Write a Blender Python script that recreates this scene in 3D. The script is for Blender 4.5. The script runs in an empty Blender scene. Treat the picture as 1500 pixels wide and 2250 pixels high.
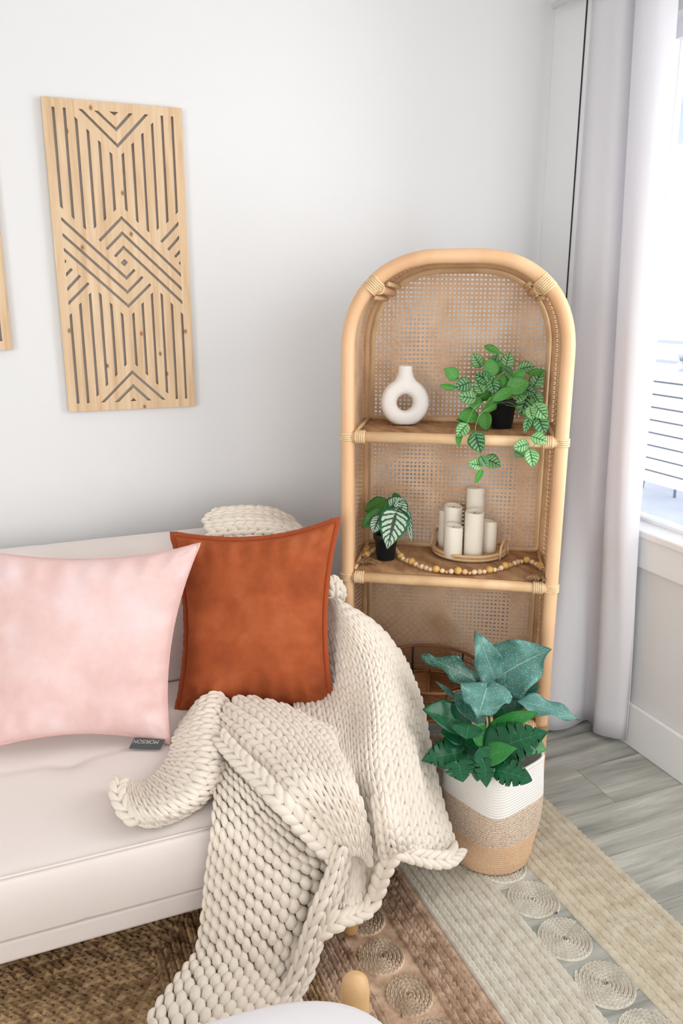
import bpy, math, random
import numpy as np
from mathutils import Vector, Matrix
random.seed(7); rng = np.random.default_rng(7)
S = bpy.context.scene
COL = S.collection
PI = math.pi

# ------------------------------------------------------------------ camera
FPX = 1750.0; TH = math.radians(15); PS = math.radians(22)
CAM = Vector((0, -2.78, 1.6))
FW = Vector((math.sin(PS)*math.cos(TH), math.cos(PS)*math.cos(TH), -math.sin(TH)))
RT = Vector((math.cos(PS), -math.sin(PS), 0)); UP = RT.cross(FW)
cd = bpy.data.cameras.new('camera'); cam = bpy.data.objects.new('camera', cd); COL.objects.link(cam)
cd.sensor_fit = 'VERTICAL'; cd.sensor_height = 36; cd.lens = FPX/2250*36
cd.clip_start = .05; cd.clip_end = 100
cam.matrix_world = Matrix.Translation(CAM) @ Matrix((RT, UP, -FW)).transposed().to_4x4()
S.camera = cam

# ------------------------------------------------------------------ light
W = bpy.data.worlds.new('world'); S.world = W; W.use_nodes = True
wb = W.node_tree.nodes['Background']; wb.inputs['Color'].default_value = (.985, .99, 1, 1); wb.inputs['Strength'].default_value = 2.1
def area(name, loc, target, sx, sy, power, col=(1, 1, 1)):
    l = bpy.data.lights.new(name, 'AREA'); l.shape = 'RECTANGLE'; l.size = sx; l.size_y = sy; l.energy = power; l.color = col
    o = bpy.data.objects.new(name, l); COL.objects.link(o); o.location = loc
    o.rotation_euler = (Vector(target)-Vector(loc)).to_track_quat('-Z', 'Y').to_euler(); return o
area('left_soft_fill', (-3.1, -3.5, 1.6), (1.9, -.6, 1.1), 2.0, 2.2, 100, (1, .99, .97))  # unseen soft lamp added for light from the left and on the curtain
area('rear_soft_fill', (1.0, -4.9, 1.6), (1.6, 0, .9), 2.2, 2.2, 14, (1, .99, .98))  # fill lamp added behind the camera to brighten the corner and shelf
area('daylight_from_side_window', (2.3, -1.7, 1.65), (1.5, 0, 1.2), 1.4, 1.5, 30, (.98, .99, 1))
sun = bpy.data.lights.new('sun', 'SUN'); sun.energy = 9; sun.angle = .02
so = bpy.data.objects.new('sun', sun); COL.objects.link(so); so.rotation_euler = Vector((.6, -.25, -.75)).to_track_quat('-Z', 'Y').to_euler()
V = S.view_settings; V.view_transform = 'Standard'; V.look = 'None'; V.exposure = -0.26; V.gamma = 1; V.use_curve_mapping = False

# ------------------------------------------------------------------ helpers
def ray(px, py): return FW + RT*((px-750)/FPX) - UP*((py-1125)/FPX)
def at(px, py, ax, val):
    d = ray(px, py); i = 'xyz'.index(ax); return CAM + d*((val-CAM[i])/d[i])
def P(px, py, d): return CAM + ray(px, py)*d
def depth(p): return (Vector(p)-CAM).dot(FW)

def lin(c):
    return tuple(((x/255)/12.92 if x/255 <= .04045 else (((x/255)+.055)/1.055)**2.4) for x in c)
MATS = {}
def mat(name, rgb, rough=.6, spec=.3, sheen=0, bump=None, var=None, metal=0, trans=0, alpha=None, coat=0):
    """bump=(scale,strength,dist); var=(scale, rgb2, lo, hi[, stretch])"""
    if name in MATS: return MATS[name]
    m = bpy.data.materials.new(name); m.use_nodes = True; nt = m.node_tree; b = nt.nodes['Principled BSDF']
    b.inputs['Base Color'].default_value = (*lin(rgb), 1); b.inputs['Roughness'].default_value = rough
    b.inputs['Specular IOR Level'].default_value = spec; b.inputs['Metallic'].default_value = metal
    b.inputs['Sheen Weight'].default_value = sheen; b.inputs['Coat Weight'].default_value = coat
    b.inputs['Transmission Weight'].default_value = trans
    tc = nt.nodes.new('ShaderNodeTexCoord')
    if var:
        n = nt.nodes.new('ShaderNodeTexNoise'); n.inputs['Scale'].default_value = var[0]; n.inputs['Detail'].default_value = 6
        mp = nt.nodes.new('ShaderNodeMapping'); mp.inputs['Scale'].default_value = var[4] if len(var) > 4 else (1, 1, 1)
        nt.links.new(tc.outputs['Object'], mp.inputs[0]); nt.links.new(mp.outputs[0], n.inputs['Vector'])
        cr = nt.nodes.new('ShaderNodeValToRGB'); cr.color_ramp.elements[0].position = var[2]; cr.color_ramp.elements[1].position = var[3]
        cr.color_ramp.elements[0].color = (*lin(rgb), 1); cr.color_ramp.elements[1].color = (*lin(var[1]), 1)
        nt.links.new(n.outputs['Fac'], cr.inputs[0]); nt.links.new(cr.outputs[0], b.inputs['Base Color'])
    if bump:
        n = nt.nodes.new('ShaderNodeTexNoise'); n.inputs['Scale'].default_value = bump[0]; n.inputs['Detail'].default_value = 4
        mp = nt.nodes.new('ShaderNodeMapping'); mp.inputs['Scale'].default_value = bump[3] if len(bump) > 3 else (1, 1, 1)
        nt.links.new(tc.outputs['Object'], mp.inputs[0]); nt.links.new(mp.outputs[0], n.inputs['Vector'])
        bp = nt.nodes.new('ShaderNodeBump'); bp.inputs['Strength'].default_value = bump[1]; bp.inputs['Distance'].default_value = bump[2]
        nt.links.new(n.outputs['Fac'], bp.inputs['Height']); nt.links.new(bp.outputs[0], b.inputs['Normal'])
    MATS[name] = m; return m

class MB:
    def __init__(s): s.v = []; s.f = []; s.uv = []
    def add(s, vs, fs, uv=None):
        o = len(s.v); s.v += [tuple(p) for p in vs]; s.f += [tuple(i+o for i in f) for f in fs]
        s.uv += list(uv) if uv is not None else [(0, 0)]*len(vs)
    def grid(s, pts, nu, nv, cu=False, cv=False, uv=None):
        fs = []
        for j in range(nv if cv else nv-1):
            for i in range(nu if cu else nu-1):
                a = j*nu+i; b = j*nu+(i+1) % nu; c = ((j+1) % nv)*nu+(i+1) % nu; d = ((j+1) % nv)*nu+i
                fs.append((a, b, c, d))
        s.add(pts, fs, uv)
    def box(s, x0, x1, y0, y1, z0, z1, M=None):
        vs = [Vector((x, y, z)) for z in (z0, z1) for y in (y0, y1) for x in (x0, x1)]
        if M: vs = [M @ p for p in vs]
        s.add(vs, [(0, 2, 3, 1), (4, 5, 7, 6), (0, 1, 5, 4), (2, 6, 7, 3), (0, 4, 6, 2), (1, 3, 7, 5)])
    def tube(s, path, r, n=10, closed=False, caps=True, flat=1.0, up=None):
        path = [Vector(p) for p in path]; N = len(path); pts = []; prev = None
        for i, p in enumerate(path):
            a = path[(i-1) % N] if (closed or i > 0) else p; b = path[(i+1) % N] if (closed or i < N-1) else p
            t = (b-a).normalized()
            if prev is None:
                u0 = Vector(up) if up else (Vector((0, 0, 1)) if abs(t.z) < .9 else Vector((1, 0, 0)))
            else: u0 = prev
            x = (u0 - t*u0.dot(t)).normalized(); prev = x; y = t.cross(x)
            rr = r[i] if isinstance(r, (list, tuple)) else r
            for k in range(n):
                an = 2*PI*k/n; pts.append(p + x*(math.cos(an)*rr*flat) + y*(math.sin(an)*rr))
        fs = []
        o = len(s.v)
        for j in range(N if closed else N-1):
            for k in range(n):
                a = j*n+k; b = j*n+(k+1) % n; c = ((j+1) % N)*n+(k+1) % n; d = ((j+1) % N)*n+k
                fs.append((a, b, c, d))
        if caps and not closed:
            fs.append(tuple(range(n))[::-1]); fs.append(tuple((N-1)*n+k for k in range(n)))
        s.add(pts, fs)
    def lathe(s, prof, n=32, c=(0, 0, 0), M=None, sup=None):
        """prof list of (r,z); closed on axis when r==0"""
        pts = []
        for (r, z) in prof:
            for k in range(n):
                a = 2*PI*k/n; p = Vector((c[0]+r*math.cos(a), c[1]+r*math.sin(a), c[2]+z))
                pts.append(M @ p if M else p)
        fs = []
        for j in range(len(prof)-1):
            for k in range(n): fs.append((j*n+k, j*n+(k+1) % n, (j+1)*n+(k+1) % n, (j+1)*n+k))
        if prof[0][0] > 0: fs.append(tuple(range(n))[::-1])
        if prof[-1][0] > 0: fs.append(tuple((len(prof)-1)*n+k for k in range(n)))
        s.add(pts, fs)
    def mesh(s, name, m, smooth=True):
        me = bpy.data.meshes.new(name); me.from_pydata(s.v, [], s.f)
        if any(u != (0, 0) for u in s.uv):
            ul = me.uv_layers.new(name='uv'); li = np.empty(len(me.loops), dtype=np.int64); me.loops.foreach_get('vertex_index', li)
            ul.data.foreach_set('uv', np.array(s.uv, dtype=float)[li].ravel())
        for mm in (m if isinstance(m, list) else [m]): me.materials.append(mm)
        if smooth: me.polygons.foreach_set('use_smooth', [True]*len(me.polygons))
        me.update(); return me
    def build(s, name, m, parent=None, smooth=True, bevel=0):
        o = bpy.data.objects.new(name, s.mesh(name, m, smooth)); COL.objects.link(o)
        if parent is not None: o.parent = parent; o.matrix_parent_inverse = Matrix.Translation(-parent.location) if parent.type == 'EMPTY' or parent.location.length else Matrix()
        if bevel:
            b = o.modifiers.new('bevel', 'BEVEL'); b.width = bevel; b.segments = 2; b.limit_method = 'ANGLE'
        return o
def np_obj(name, v, f, m, parent=None, smooth=True):
    me = bpy.data.meshes.new(name); n = len(v); k = len(f)
    me.vertices.add(n); me.vertices.foreach_set('co', np.asarray(v, dtype=np.float32).ravel())
    me.loops.add(k*4); me.loops.foreach_set('vertex_index', np.asarray(f, dtype=np.int32).ravel())
    me.polygons.add(k); me.polygons.foreach_set('loop_start', np.arange(0, k*4, 4, dtype=np.int32))
    me.polygons.foreach_set('use_smooth', np.full(k, smooth)); me.materials.append(m)
    me.update(calc_edges=True); me.validate()
    o = bpy.data.objects.new(name, me); COL.objects.link(o)
    if parent is not None: o.parent = parent; o.matrix_parent_inverse = Matrix.Translation(-parent.location)
    return o
def thing(name, label, cat, loc, group=None):
    o = bpy.data.objects.new(name, None); COL.objects.link(o); o.location = loc; o.empty_display_size = .05
    o['label'] = label; o['category'] = cat
    if group: o['group'] = group
    return o
def tag(o, label, cat, group=None):
    o['label'] = label; o['category'] = cat
    if group: o['group'] = group
    return o
def struct(o): o['kind'] = 'structure'; return o
def sm(e0, e1, x):
    t = max(0, min(1, (x-e0)/(e1-e0))); return t*t*(3-2*t)
def catmull(pts, n):
    pts = [Vector(p) for p in pts]; out = []; N = len(pts)
    for i in range(N-1):
        p0 = pts[max(i-1, 0)]; p1 = pts[i]; p2 = pts[i+1]; p3 = pts[min(i+2, N-1)]
        for k in range(n):
            t = k/n; out.append(.5*((2*p1)+(p2-p0)*t+(2*p0-5*p1+4*p2-p3)*t*t+(3*p1-p0-3*p2+p3)*t**3))
    out.append(pts[-1]); return out

# ------------------------------------------------------------------ materials
M_wall = mat('wall_paint', (228, 228, 228), .7, .2, bump=(60, .05, .002))
M_ceil = mat('ceiling_paint', (240, 240, 240), .8, .2)
M_trim = mat('trim_paint', (240, 241, 242), .4, .4)
M_dark = mat('dark_grey', (38, 42, 44), .6)
M_cream = mat('sofa_fabric', (232, 222, 216), .85, .15, .3, bump=(900, .15, .0005))
M_wool = mat('wool', (236, 225, 210), .95, .05, .35, bump=(420, .5, .002))
M_ratt = mat('rattan_pole', (232, 190, 148), .42, .4, bump=(40, .12, .002, (1, 1, .15)), var=(9, (216, 168, 124), .4, .75, (1, 1, .25)))
M_ratl = mat('pale_rattan', (226, 192, 150), .45, .35, var=(12, (206, 164, 118), .4, .75))
M_ratm = mat('mid_rattan', (208, 170, 128), .5, .3, var=(14, (184, 142, 102), .4, .75))
M_wrap = mat('rattan_binding', (232, 204, 164), .45, .35, var=(60, (214, 180, 136), .4, .7))
M_cane = mat('cane', (228, 196, 164), .55, .3, var=(7, (204, 166, 130), .42, .66))
M_shelf = mat('woven_shelf', (192, 150, 110), .6, .25, var=(30, (146, 104, 70), .4, .7, (1, .3, 1)))
M_brown = mat('brown_rattan', (172, 118, 74), .5, .35, var=(10, (124, 78, 46), .4, .7))
M_black = mat('black_plastic', (26, 31, 34), .4, .4)
M_soil = mat('dark_soil', (40, 34, 28), .95, .1, bump=(200, .8, .004))
M_legw = mat('turned_wood', (226, 184, 132), .4, .4, var=(10, (206, 156, 100), .4, .7, (1, 1, .2)))

def wood_mat(name, c1, c2, c3, axis_scale):
    m = bpy.data.materials.new(name); m.use_nodes = True; nt = m.node_tree; b = nt.nodes['Principled BSDF']; L = nt.links.new
    b.inputs['Roughness'].default_value = .6; b.inputs['Specular IOR Level'].default_value = .25
    tc = nt.nodes.new('ShaderNodeTexCoord'); mp = nt.nodes.new('ShaderNodeMapping'); mp.inputs['Scale'].default_value = axis_scale
    L(tc.outputs['Object'], mp.inputs[0])
    n = nt.nodes.new('ShaderNodeTexNoise'); n.inputs['Scale'].default_value = 6; n.inputs['Detail'].default_value = 8; n.inputs['Distortion'].default_value = .6
    L(mp.outputs[0], n.inputs['Vector'])
    cr = nt.nodes.new('ShaderNodeValToRGB'); e = cr.color_ramp.elements
    e[0].position = .3; e[0].color = (*lin(c1), 1); e[1].position = .72; e[1].color = (*lin(c3), 1); k = e.new(.52); k.color = (*lin(c2), 1)
    L(n.outputs['Fac'], cr.inputs[0])
    # knots
    sx_ = nt.nodes.new('ShaderNodeSeparateXYZ'); cb2 = nt.nodes.new('ShaderNodeCombineXYZ'); L(tc.outputs['Object'], sx_.inputs[0]); L(sx_.outputs[0], cb2.inputs[0]); L(sx_.outputs[2], cb2.inputs[1])
    mp2 = nt.nodes.new('ShaderNodeMapping'); mp2.inputs['Scale'].default_value = (6.5, 4.6, 1); L(cb2.outputs[0], mp2.inputs[0])
    vo = nt.nodes.new('ShaderNodeTexVoronoi'); vo.voronoi_dimensions = '2D'; vo.inputs['Scale'].default_value = 1.0; L(mp2.outputs[0], vo.inputs['Vector'])
    r2 = nt.nodes.new('ShaderNodeValToRGB'); r2.color_ramp.elements[0].position = .012; r2.color_ramp.elements[0].color = (1, 1, 1, 1)
    r2.color_ramp.elements[1].position = .05; r2.color_ramp.elements[1].color = (0, 0, 0, 1); L(vo.outputs['Distance'], r2.inputs[0])
    mx = nt.nodes.new('ShaderNodeMix'); mx.data_type = 'RGBA'; L(r2.outputs[0], mx.inputs['Factor']); L(cr.outputs[0], mx.inputs[6])
    mx.inputs[7].default_value = (*lin((150, 98, 60)), 1); L(mx.outputs[2], b.inputs['Base Color'])
    bp = nt.nodes.new('ShaderNodeBump'); bp.inputs['Strength'].default_value = .15; bp.inputs['Distance'].default_value = .001
    L(n.outputs['Fac'], bp.inputs['Height']); L(bp.outputs[0], b.inputs['Normal'])
    return m
M_pine = wood_mat('pine', (228, 202, 170), (218, 188, 152), (202, 168, 130), (9, 1, .5))

def floor_mat():
    m = bpy.data.materials.new('grey_oak_plank'); m.use_nodes = True; nt = m.node_tree; b = nt.nodes['Principled BSDF']; L = nt.links.new
    b.inputs['Roughness'].default_value = .38; b.inputs['Specular IOR Level'].default_value = .45
    tc = nt.nodes.new('ShaderNodeTexCoord'); oi = nt.nodes.new('ShaderNodeObjectInfo')
    ad = nt.nodes.new('ShaderNodeVectorMath'); ad.operation = 'ADD'
    ml = nt.nodes.new('ShaderNodeVectorMath'); ml.operation = 'SCALE'; ml.inputs['Scale'].default_value = 17
    cx = nt.nodes.new('ShaderNodeCombineXYZ'); L(oi.outputs['Random'], cx.inputs[0]); L(oi.outputs['Random'], cx.inputs[1])
    L(cx.outputs[0], ml.inputs[0]); L(tc.outputs['Object'], ad.inputs[0]); L(ml.outputs[0], ad.inputs[1])
    mp = nt.nodes.new('ShaderNodeMapping'); mp.inputs['Scale'].default_value = (.9, 9, 1); L(ad.outputs[0], mp.inputs[0])
    n = nt.nodes.new('ShaderNodeTexNoise'); n.inputs['Scale'].default_value = 1.7; n.inputs['Detail'].default_value = 7; n.inputs['Roughness'].default_value = .6; n.inputs['Distortion'].default_value = .5
    L(mp.outputs[0], n.inputs['Vector'])
    cr = nt.nodes.new('ShaderNodeValToRGB'); e = cr.color_ramp.elements
    e[0].position = .28; e[0].color = (*lin((112, 116, 110)), 1); e[1].position = .74; e[1].color = (*lin((226, 224, 214)), 1)
    k = e.new(.45); k.color = (*lin((172, 173, 164)), 1); k = e.new(.58); k.color = (*lin((196, 196, 187)), 1)
    L(n.outputs['Fac'], cr.inputs[0])
    mp3 = nt.nodes.new('ShaderNodeMapping'); mp3.inputs['Scale'].default_value = (3, 60, 1); L(ad.outputs[0], mp3.inputs[0])
    n3 = nt.nodes.new('ShaderNodeTexNoise'); n3.inputs['Scale'].default_value = 2; n3.inputs['Detail'].default_value = 5; L(mp3.outputs[0], n3.inputs['Vector'])
    mx = nt.nodes.new('ShaderNodeMix'); mx.data_type = 'RGBA'; mx.blend_type = 'MULTIPLY'; mx.inputs['Factor'].default_value = .35
    L(cr.outputs[0], mx.inputs[6]); L(n3.outputs['Fac'], mx.inputs[7])
    hs = nt.nodes.new('ShaderNodeHueSaturation'); L(mx.outputs[2], hs.inputs['Color'])
    mr = nt.nodes.new('ShaderNodeMapRange'); mr.inputs['To Min'].default_value = 1.0; mr.inputs['To Max'].default_value = 1.35; L(oi.outputs['Random'], mr.inputs[0]); L(mr.outputs[0], hs.inputs['Value'])
    L(hs.outputs[0], b.inputs['Base Color'])
    return m
M_plank = floor_mat()

def velvet(name, c1, c2, c3, rough=.8):
    m = mat(name, c1, rough, .15, .5, bump=(500, .25, .0008))
    nt = m.node_tree; b = nt.nodes['Principled BSDF']; L = nt.links.new
    tc = nt.nodes.new('ShaderNodeTexCoord'); n = nt.nodes.new('ShaderNodeTexNoise'); n.inputs['Scale'].default_value = 7; n.inputs['Detail'].default_value = 7; n.inputs['Roughness'].default_value = .62
    L(tc.outputs['Object'], n.inputs['Vector']); cr = nt.nodes.new('ShaderNodeValToRGB'); e = cr.color_ramp.elements
    e[0].position = .3; e[0].color = (*lin(c1), 1); e[1].position = .72; e[1].color = (*lin(c3), 1); k = e.new(.5); k.color = (*lin(c2), 1)
    L(n.outputs['Fac'], cr.inputs[0]); L(cr.outputs[0], b.inputs['Base Color'])
    b.inputs['Sheen Tint'].default_value = (*lin(c3), 1)
    return m
M_rust = velvet('rust_velvet', (134, 66, 36), (160, 80, 44), (178, 100, 62))
M_rustd = mat('rust_flange', (158, 72, 36), .85, .1, .3, bump=(300, .4, .001))
M_pink = velvet('pink_velvet', (222, 184, 178), (230, 197, 192), (236, 212, 212))
M_pinkd = mat('pink_piping', (222, 178, 172), .85, .1, .3)

# ------------------------------------------------------------------ setting
XR = 1.985
def slab(name, *a, m=M_wall, **k):
    b = MB(); b.box(*a); o = b.build(name, m, smooth=False, **k); return struct(o)
floor = slab('floor', -3.2, XR+.1, -5.2, .1, -.08, -.012, m=M_dark)
y = -.80+.8+.0; rows = []
yy = 0.0; ri = 0
bounds = [0.06-.0]+[-.0-.2*i+0.0 for i in range(1, 26)]
ys = [.0, -.2, -.4, -.6, -.8]+[-.8-.203*i for i in range(1, 21)]
offs = [.3, .9, .05, .62, 1.69, 1.05, .4, .85, .2, 1.2]
for i in range(len(ys)-1):
    x = XR; first = offs[i % 10]
    if abs(ys[i]+.8) < .01: cuts = [1.69]
    else: cuts = [1.69 - .2 - ((i*.53) % 1.1)]
    c = cuts[0]
    while c > -3.2: c -= 1.22; cuts.append(c)
    xs = [XR]+cuts
    for a, b_ in zip(xs[1:], xs[:-1]):
        a = max(a, -3.2)
        if b_-a < .05 or ys[i] < -4.0: continue
        if b_ < -1.2: continue
        q = MB(); cxm = (a+b_)/2; cym = (ys[i]+ys[i+1])/2
        q.box(a+.0007, b_-.0007, ys[i+1]+.0007, ys[i]-.0007, -.012, 0)
        q.v = [(p[0]-cxm, p[1]-cym, p[2]) for p in q.v]
        o = q.build('plank', M_plank, None, smooth=False); o.location = (cxm, cym, 0); o.parent = floor
slab('wall_back', -3.2, XR+.12, 0, .12, 0, 2.7)
slab('wall_left', -3.3, -3.2, -5.2, .12, 0, 2.7)
slab('ceiling', -3.3, XR+.5, -5.2, .35, 2.7, 2.82, m=M_ceil)
# right wall with a window opening y -2.7..-.72, z .80..2.3
WY0, WY1, WZ0, WZ1 = -2.75, -.49, .80, 2.45
b = MB(); b.box(XR, XR+.14, WY1, 0, 0, 2.7); b.box(XR, XR+.14, -5.2, WY0, 0, 2.7)
b.box(XR, XR+.14, WY0, WY1, 0, WZ0); b.box(XR, XR+.14, WY0, WY1, WZ1, 2.7)
struct(b.build('wall_right', M_wall, smooth=False))
slab('baseboard_right', XR-.017, XR, -5.2, -.001, .0, .165, m=M_trim, bevel=.004)
slab('baseboard_back', -3.2, XR-.018, -.016, 0, 0, .14, m=M_trim, bevel=.004)
slab('trim_1', XR-.012, XR, -.183, -.0005, .165, 2.7, m=M_trim)
slab('trim_gap_shade', XR-.0145, XR, -.1875, -.1835, .165, 2.7, m=M_dark)  # dark strip stands in for the shaded gap between the trim boards
slab('trim_3', XR-.011, XR, -.25, -.188, .165, 2.7, m=M_trim)
win = bpy.data.objects.new('window_1', None); COL.objects.link(win); win['kind'] = 'structure'; win.location = (XR, WY1, WZ0)
b = MB(); x0 = XR+.07
b.box(x0, x0+.05, WY0, WY1, WZ0, WZ0+.035); b.box(x0, x0+.05, WY0, WY1, WZ1-.05, WZ1); b.box(x0, x0+.05, WY0, WY0+.05, WZ0+.035, WZ1-.05); b.box(x0, x0+.05, WY1-.05, WY1, WZ0+.035, WZ1-.05)
b.build('window_frame', M_trim, win, smooth=False)
b = MB(); b.box(XR-.03, x0, WY0-.04, WY1+.04, WZ0-.004, WZ0+.022); b.build('window_sill', M_trim, win, smooth=False, bevel=.005)
b = MB(); b.box(XR-.018, XR, WY0-.03, WY1+.03, .685, WZ0-.004); b.build('sill_apron', M_trim, win, smooth=False, bevel=.004)
gm = bpy.data.materials.new('window_glass'); gm.use_nodes = True; nt = gm.node_tree; nt.nodes.clear()
go = nt.nodes.new('ShaderNodeOutputMaterial'); mxs = nt.nodes.new('ShaderNodeMixShader'); tr = nt.nodes.new('ShaderNodeBsdfTransparent'); gl = nt.nodes.new('ShaderNodeBsdfGlossy'); gl.inputs['Roughness'].default_value = .02
fr = nt.nodes.new('ShaderNodeFresnel'); fr.inputs[0].default_value = 1.2
nt.links.new(fr.outputs[0], mxs.inputs[0]); nt.links.new(tr.outputs[0], mxs.inputs[1]); nt.links.new(gl.outputs[0], mxs.inputs[2]); nt.links.new(mxs.outputs[0], go.inputs[0])
b = MB(); b.box(x0+.02, x0+.025, WY0+.045, WY1-.045, WZ0+.03, WZ1-.045); b.build('pane', gm, win, smooth=False)

# ------------------------------------------------------------------ outside the window
M_deck = mat('deck_grey', (196, 204, 220), .8, .1, var=(2, (212, 218, 230), .4, .7))
M_white = mat('white_board', (245, 245, 245), .7, .2)
M_rail = mat('rail_metal', (150, 156, 170), .5)
slab('ground', 2.2, 12, -6, 9, -.12, -.02, m=M_deck)
fence = thing('board_fence', 'white horizontal board fence on the deck outside the window', 'fence', (4.6, 1.0, 0))
for i in range(9):
    z = .185+i*.1; b = MB(); b.box(4.6, 4.625, -1.4, 5.4, z, z+.085); b.build('board', M_white, fence, smooth=False)
b = MB(); b.box(4.628, 4.64, -1.4, 5.4, .185, 1.07); b.build('backing', M_rail, fence, smooth=False)
for yy in (-1.3, 1.0, 3.2, 5.3):
    b = MB(); b.box(4.641, 4.71, yy, yy+.08, -.02, 1.08); b.build('post', M_rail, fence, smooth=False)
rl = thing('metal_railing', 'grey metal railing seen beyond the white board fence', 'railing', (5.6, 1.5, 0))
for z in (1.02, 1.2):
    b = MB(); b.box(5.6, 5.63, -1, 6.5, z, z+.03); b.build('rail', M_rail, rl, smooth=False)
for yy in (-.9, 1.2, 2.6, 4.4, 6.2):
    b = MB(); b.box(5.605, 5.625, yy, yy+.04, -.02, 1.2); b.build('post', M_rail, rl, smooth=False)
# garden bench-like dark seat and bright hedge
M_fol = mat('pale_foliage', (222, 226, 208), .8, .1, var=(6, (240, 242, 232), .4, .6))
def blob_tree(name, label, c, R, n, s, cat='shrub'):
    t = thing(name, label, cat, (c[0], c[1], -.02)); b = MB(); r = random.Random(n)
    for _ in range(n):
        d = Vector((r.gauss(0, 1), r.gauss(0, 1), r.gauss(0, 1))).normalized()*(r.random()**.4)
        p = Vector(c)+Vector((d.x*R[0], d.y*R[1], d.z*R[2])); a = Vector((r.gauss(0, 1), r.gauss(0, 1), r.gauss(0, 1))).normalized()*s; q = a.orthogonal().normalized()*s*.5
        b.add([p-a, p+q, p+a, p-q], [(0, 1, 2, 3)])
    f = b.build('foliage', M_fol, t, smooth=False); f['kind'] = 'stuff'
    b = MB(); b.tube([(c[0], c[1], -.02), (c[0]+.05, c[1], c[2]*.5), (c[0], c[1]+.05, c[2])], [.09, .07, .04], 8); b.build('trunk', M_fol, t)
blob_tree('garden_shrub', 'sunlit pale green shrub outside the window above the fence', (8.2, 4.6, 2.2), (1.2, 2.4, 1.9), 2600, .09)
b = MB(); b.box(2.12, 3.6, -.6, 7.5, 2.62, 2.76); b.box(3.5, 3.6, -.6, 7.5, 2.42, 2.62); tag(b.build('porch_awning', M_deck, smooth=False), 'grey porch roof edge outside at the top of the window', 'awning')
gr = thing('patio_grill', 'dark grey patio grill standing behind the fence outside', 'grill', (5.15, 2.5, 0))
b = MB(); b.lathe([(.0, 1.10), (.16, 1.11), (.18, 1.16), (.15, 1.22), (0, 1.25)], 20, (5.15, 2.2, 0)); b.build('lid', M_rail, gr)
b = MB(); b.lathe([(.0, .9), (.15, .95), (.18, 1.09), (0, 1.095)], 20, (5.15, 2.2, 0)); b.build('bowl', M_rail, gr)
for k in range(3):
    a = 2*PI*k/3; b = MB(); b.tube([(5.15+.12*math.cos(a), 2.4+.12*math.sin(a), .95), (5.15+.22*math.cos(a), 2.4+.22*math.sin(a), -.02)], .012, 6); b.build('leg', M_rail, gr)

# ------------------------------------------------------------------ curtain
M_curt = bpy.data.materials.new('curtain_cloth'); M_curt.use_nodes = True; nt = M_curt.node_tree; nt.nodes.clear()
o_ = nt.nodes.new('ShaderNodeOutputMaterial'); mx_ = nt.nodes.new('ShaderNodeMixShader'); mx_.inputs[0].default_value = .30
df = nt.nodes.new('ShaderNodeBsdfDiffuse'); df.inputs[0].default_value = (*lin((244, 243, 246)), 1); tl_ = nt.nodes.new('ShaderNodeBsdfTranslucent'); tl_.inputs[0].default_value = (*lin((238, 238, 244)), 1)
nt.links.new(df.outputs[0], mx_.inputs[1]); nt.links.new(tl_.outputs[0], mx_.inputs[2]); nt.links.new(mx_.outputs[0], o_.inputs[0])
def curtain():
    # plan curves (x,y) at bottom z .02 and top z 2.55
    bot = [(1.72, -.34), (1.70, -.50), (1.735, -.571), (1.82, -.586), (1.912, -.560), (1.925, -.592), (1.89, -.645), (1.92, -.705), (1.955, -.728), (1.95, -.745)]
    mid = [(1.955, -.242), (1.90, -.322), (1.86, -.385), (1.85, -.45), (1.87, -.54), (1.93, -.565), (1.875, -.61), (1.86, -.67), (1.875, -.715), (1.93, -.72)]
    top = [(1.956, -.238), (1.93, -.274), (1.90, -.328), (1.895, -.40), (1.91, -.455), (1.955, -.47), (1.905, -.51), (1.875, -.57), (1.875, -.64), (1.925, -.675)]
    n = 9
    cb = catmull([(*p, 0) for p in bot], n); cm = catmull([(*p, 0) for p in mid], n); ct = catmull([(*p, 0) for p in top], n)
    nu = len(cb); nv = 34; pts = []
    for j in range(nv):
        t = j/(nv-1); z = .022+(2.6-.022)*t
        for i in range(nu):
            w0 = (1-t)*(1-2*t) if t < .5 else 0; 
            if t < .45: s_ = sm(0, 1, t/.45); p = cb[i].lerp(cm[i], s_)
            else: s_ = (t-.45)/.55; p = cm[i].lerp(ct[i], s_)
            wv = .003*math.sin(i*.42+t*3)*(1-.3*t)
            pts.append((p.x+wv, p.y, z))
    t_ = thing('curtain', 'long white curtain hanging in folds beside the window', 'curtain', (1.9, -.5, .02))
    b = MB(); b.grid(pts, nu, nv); o = b.build('cloth_panel', M_curt, t_); s = o.modifiers.new('s', 'SOLIDIFY'); s.thickness = .0025; s.offset = 0
    b = MB(); b.tube([(1.91, -.08, 2.61), (1.91, -3.0, 2.61)], .012, 10); b.build('curtain_rod', M_trim, t_)
curtain()

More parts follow.
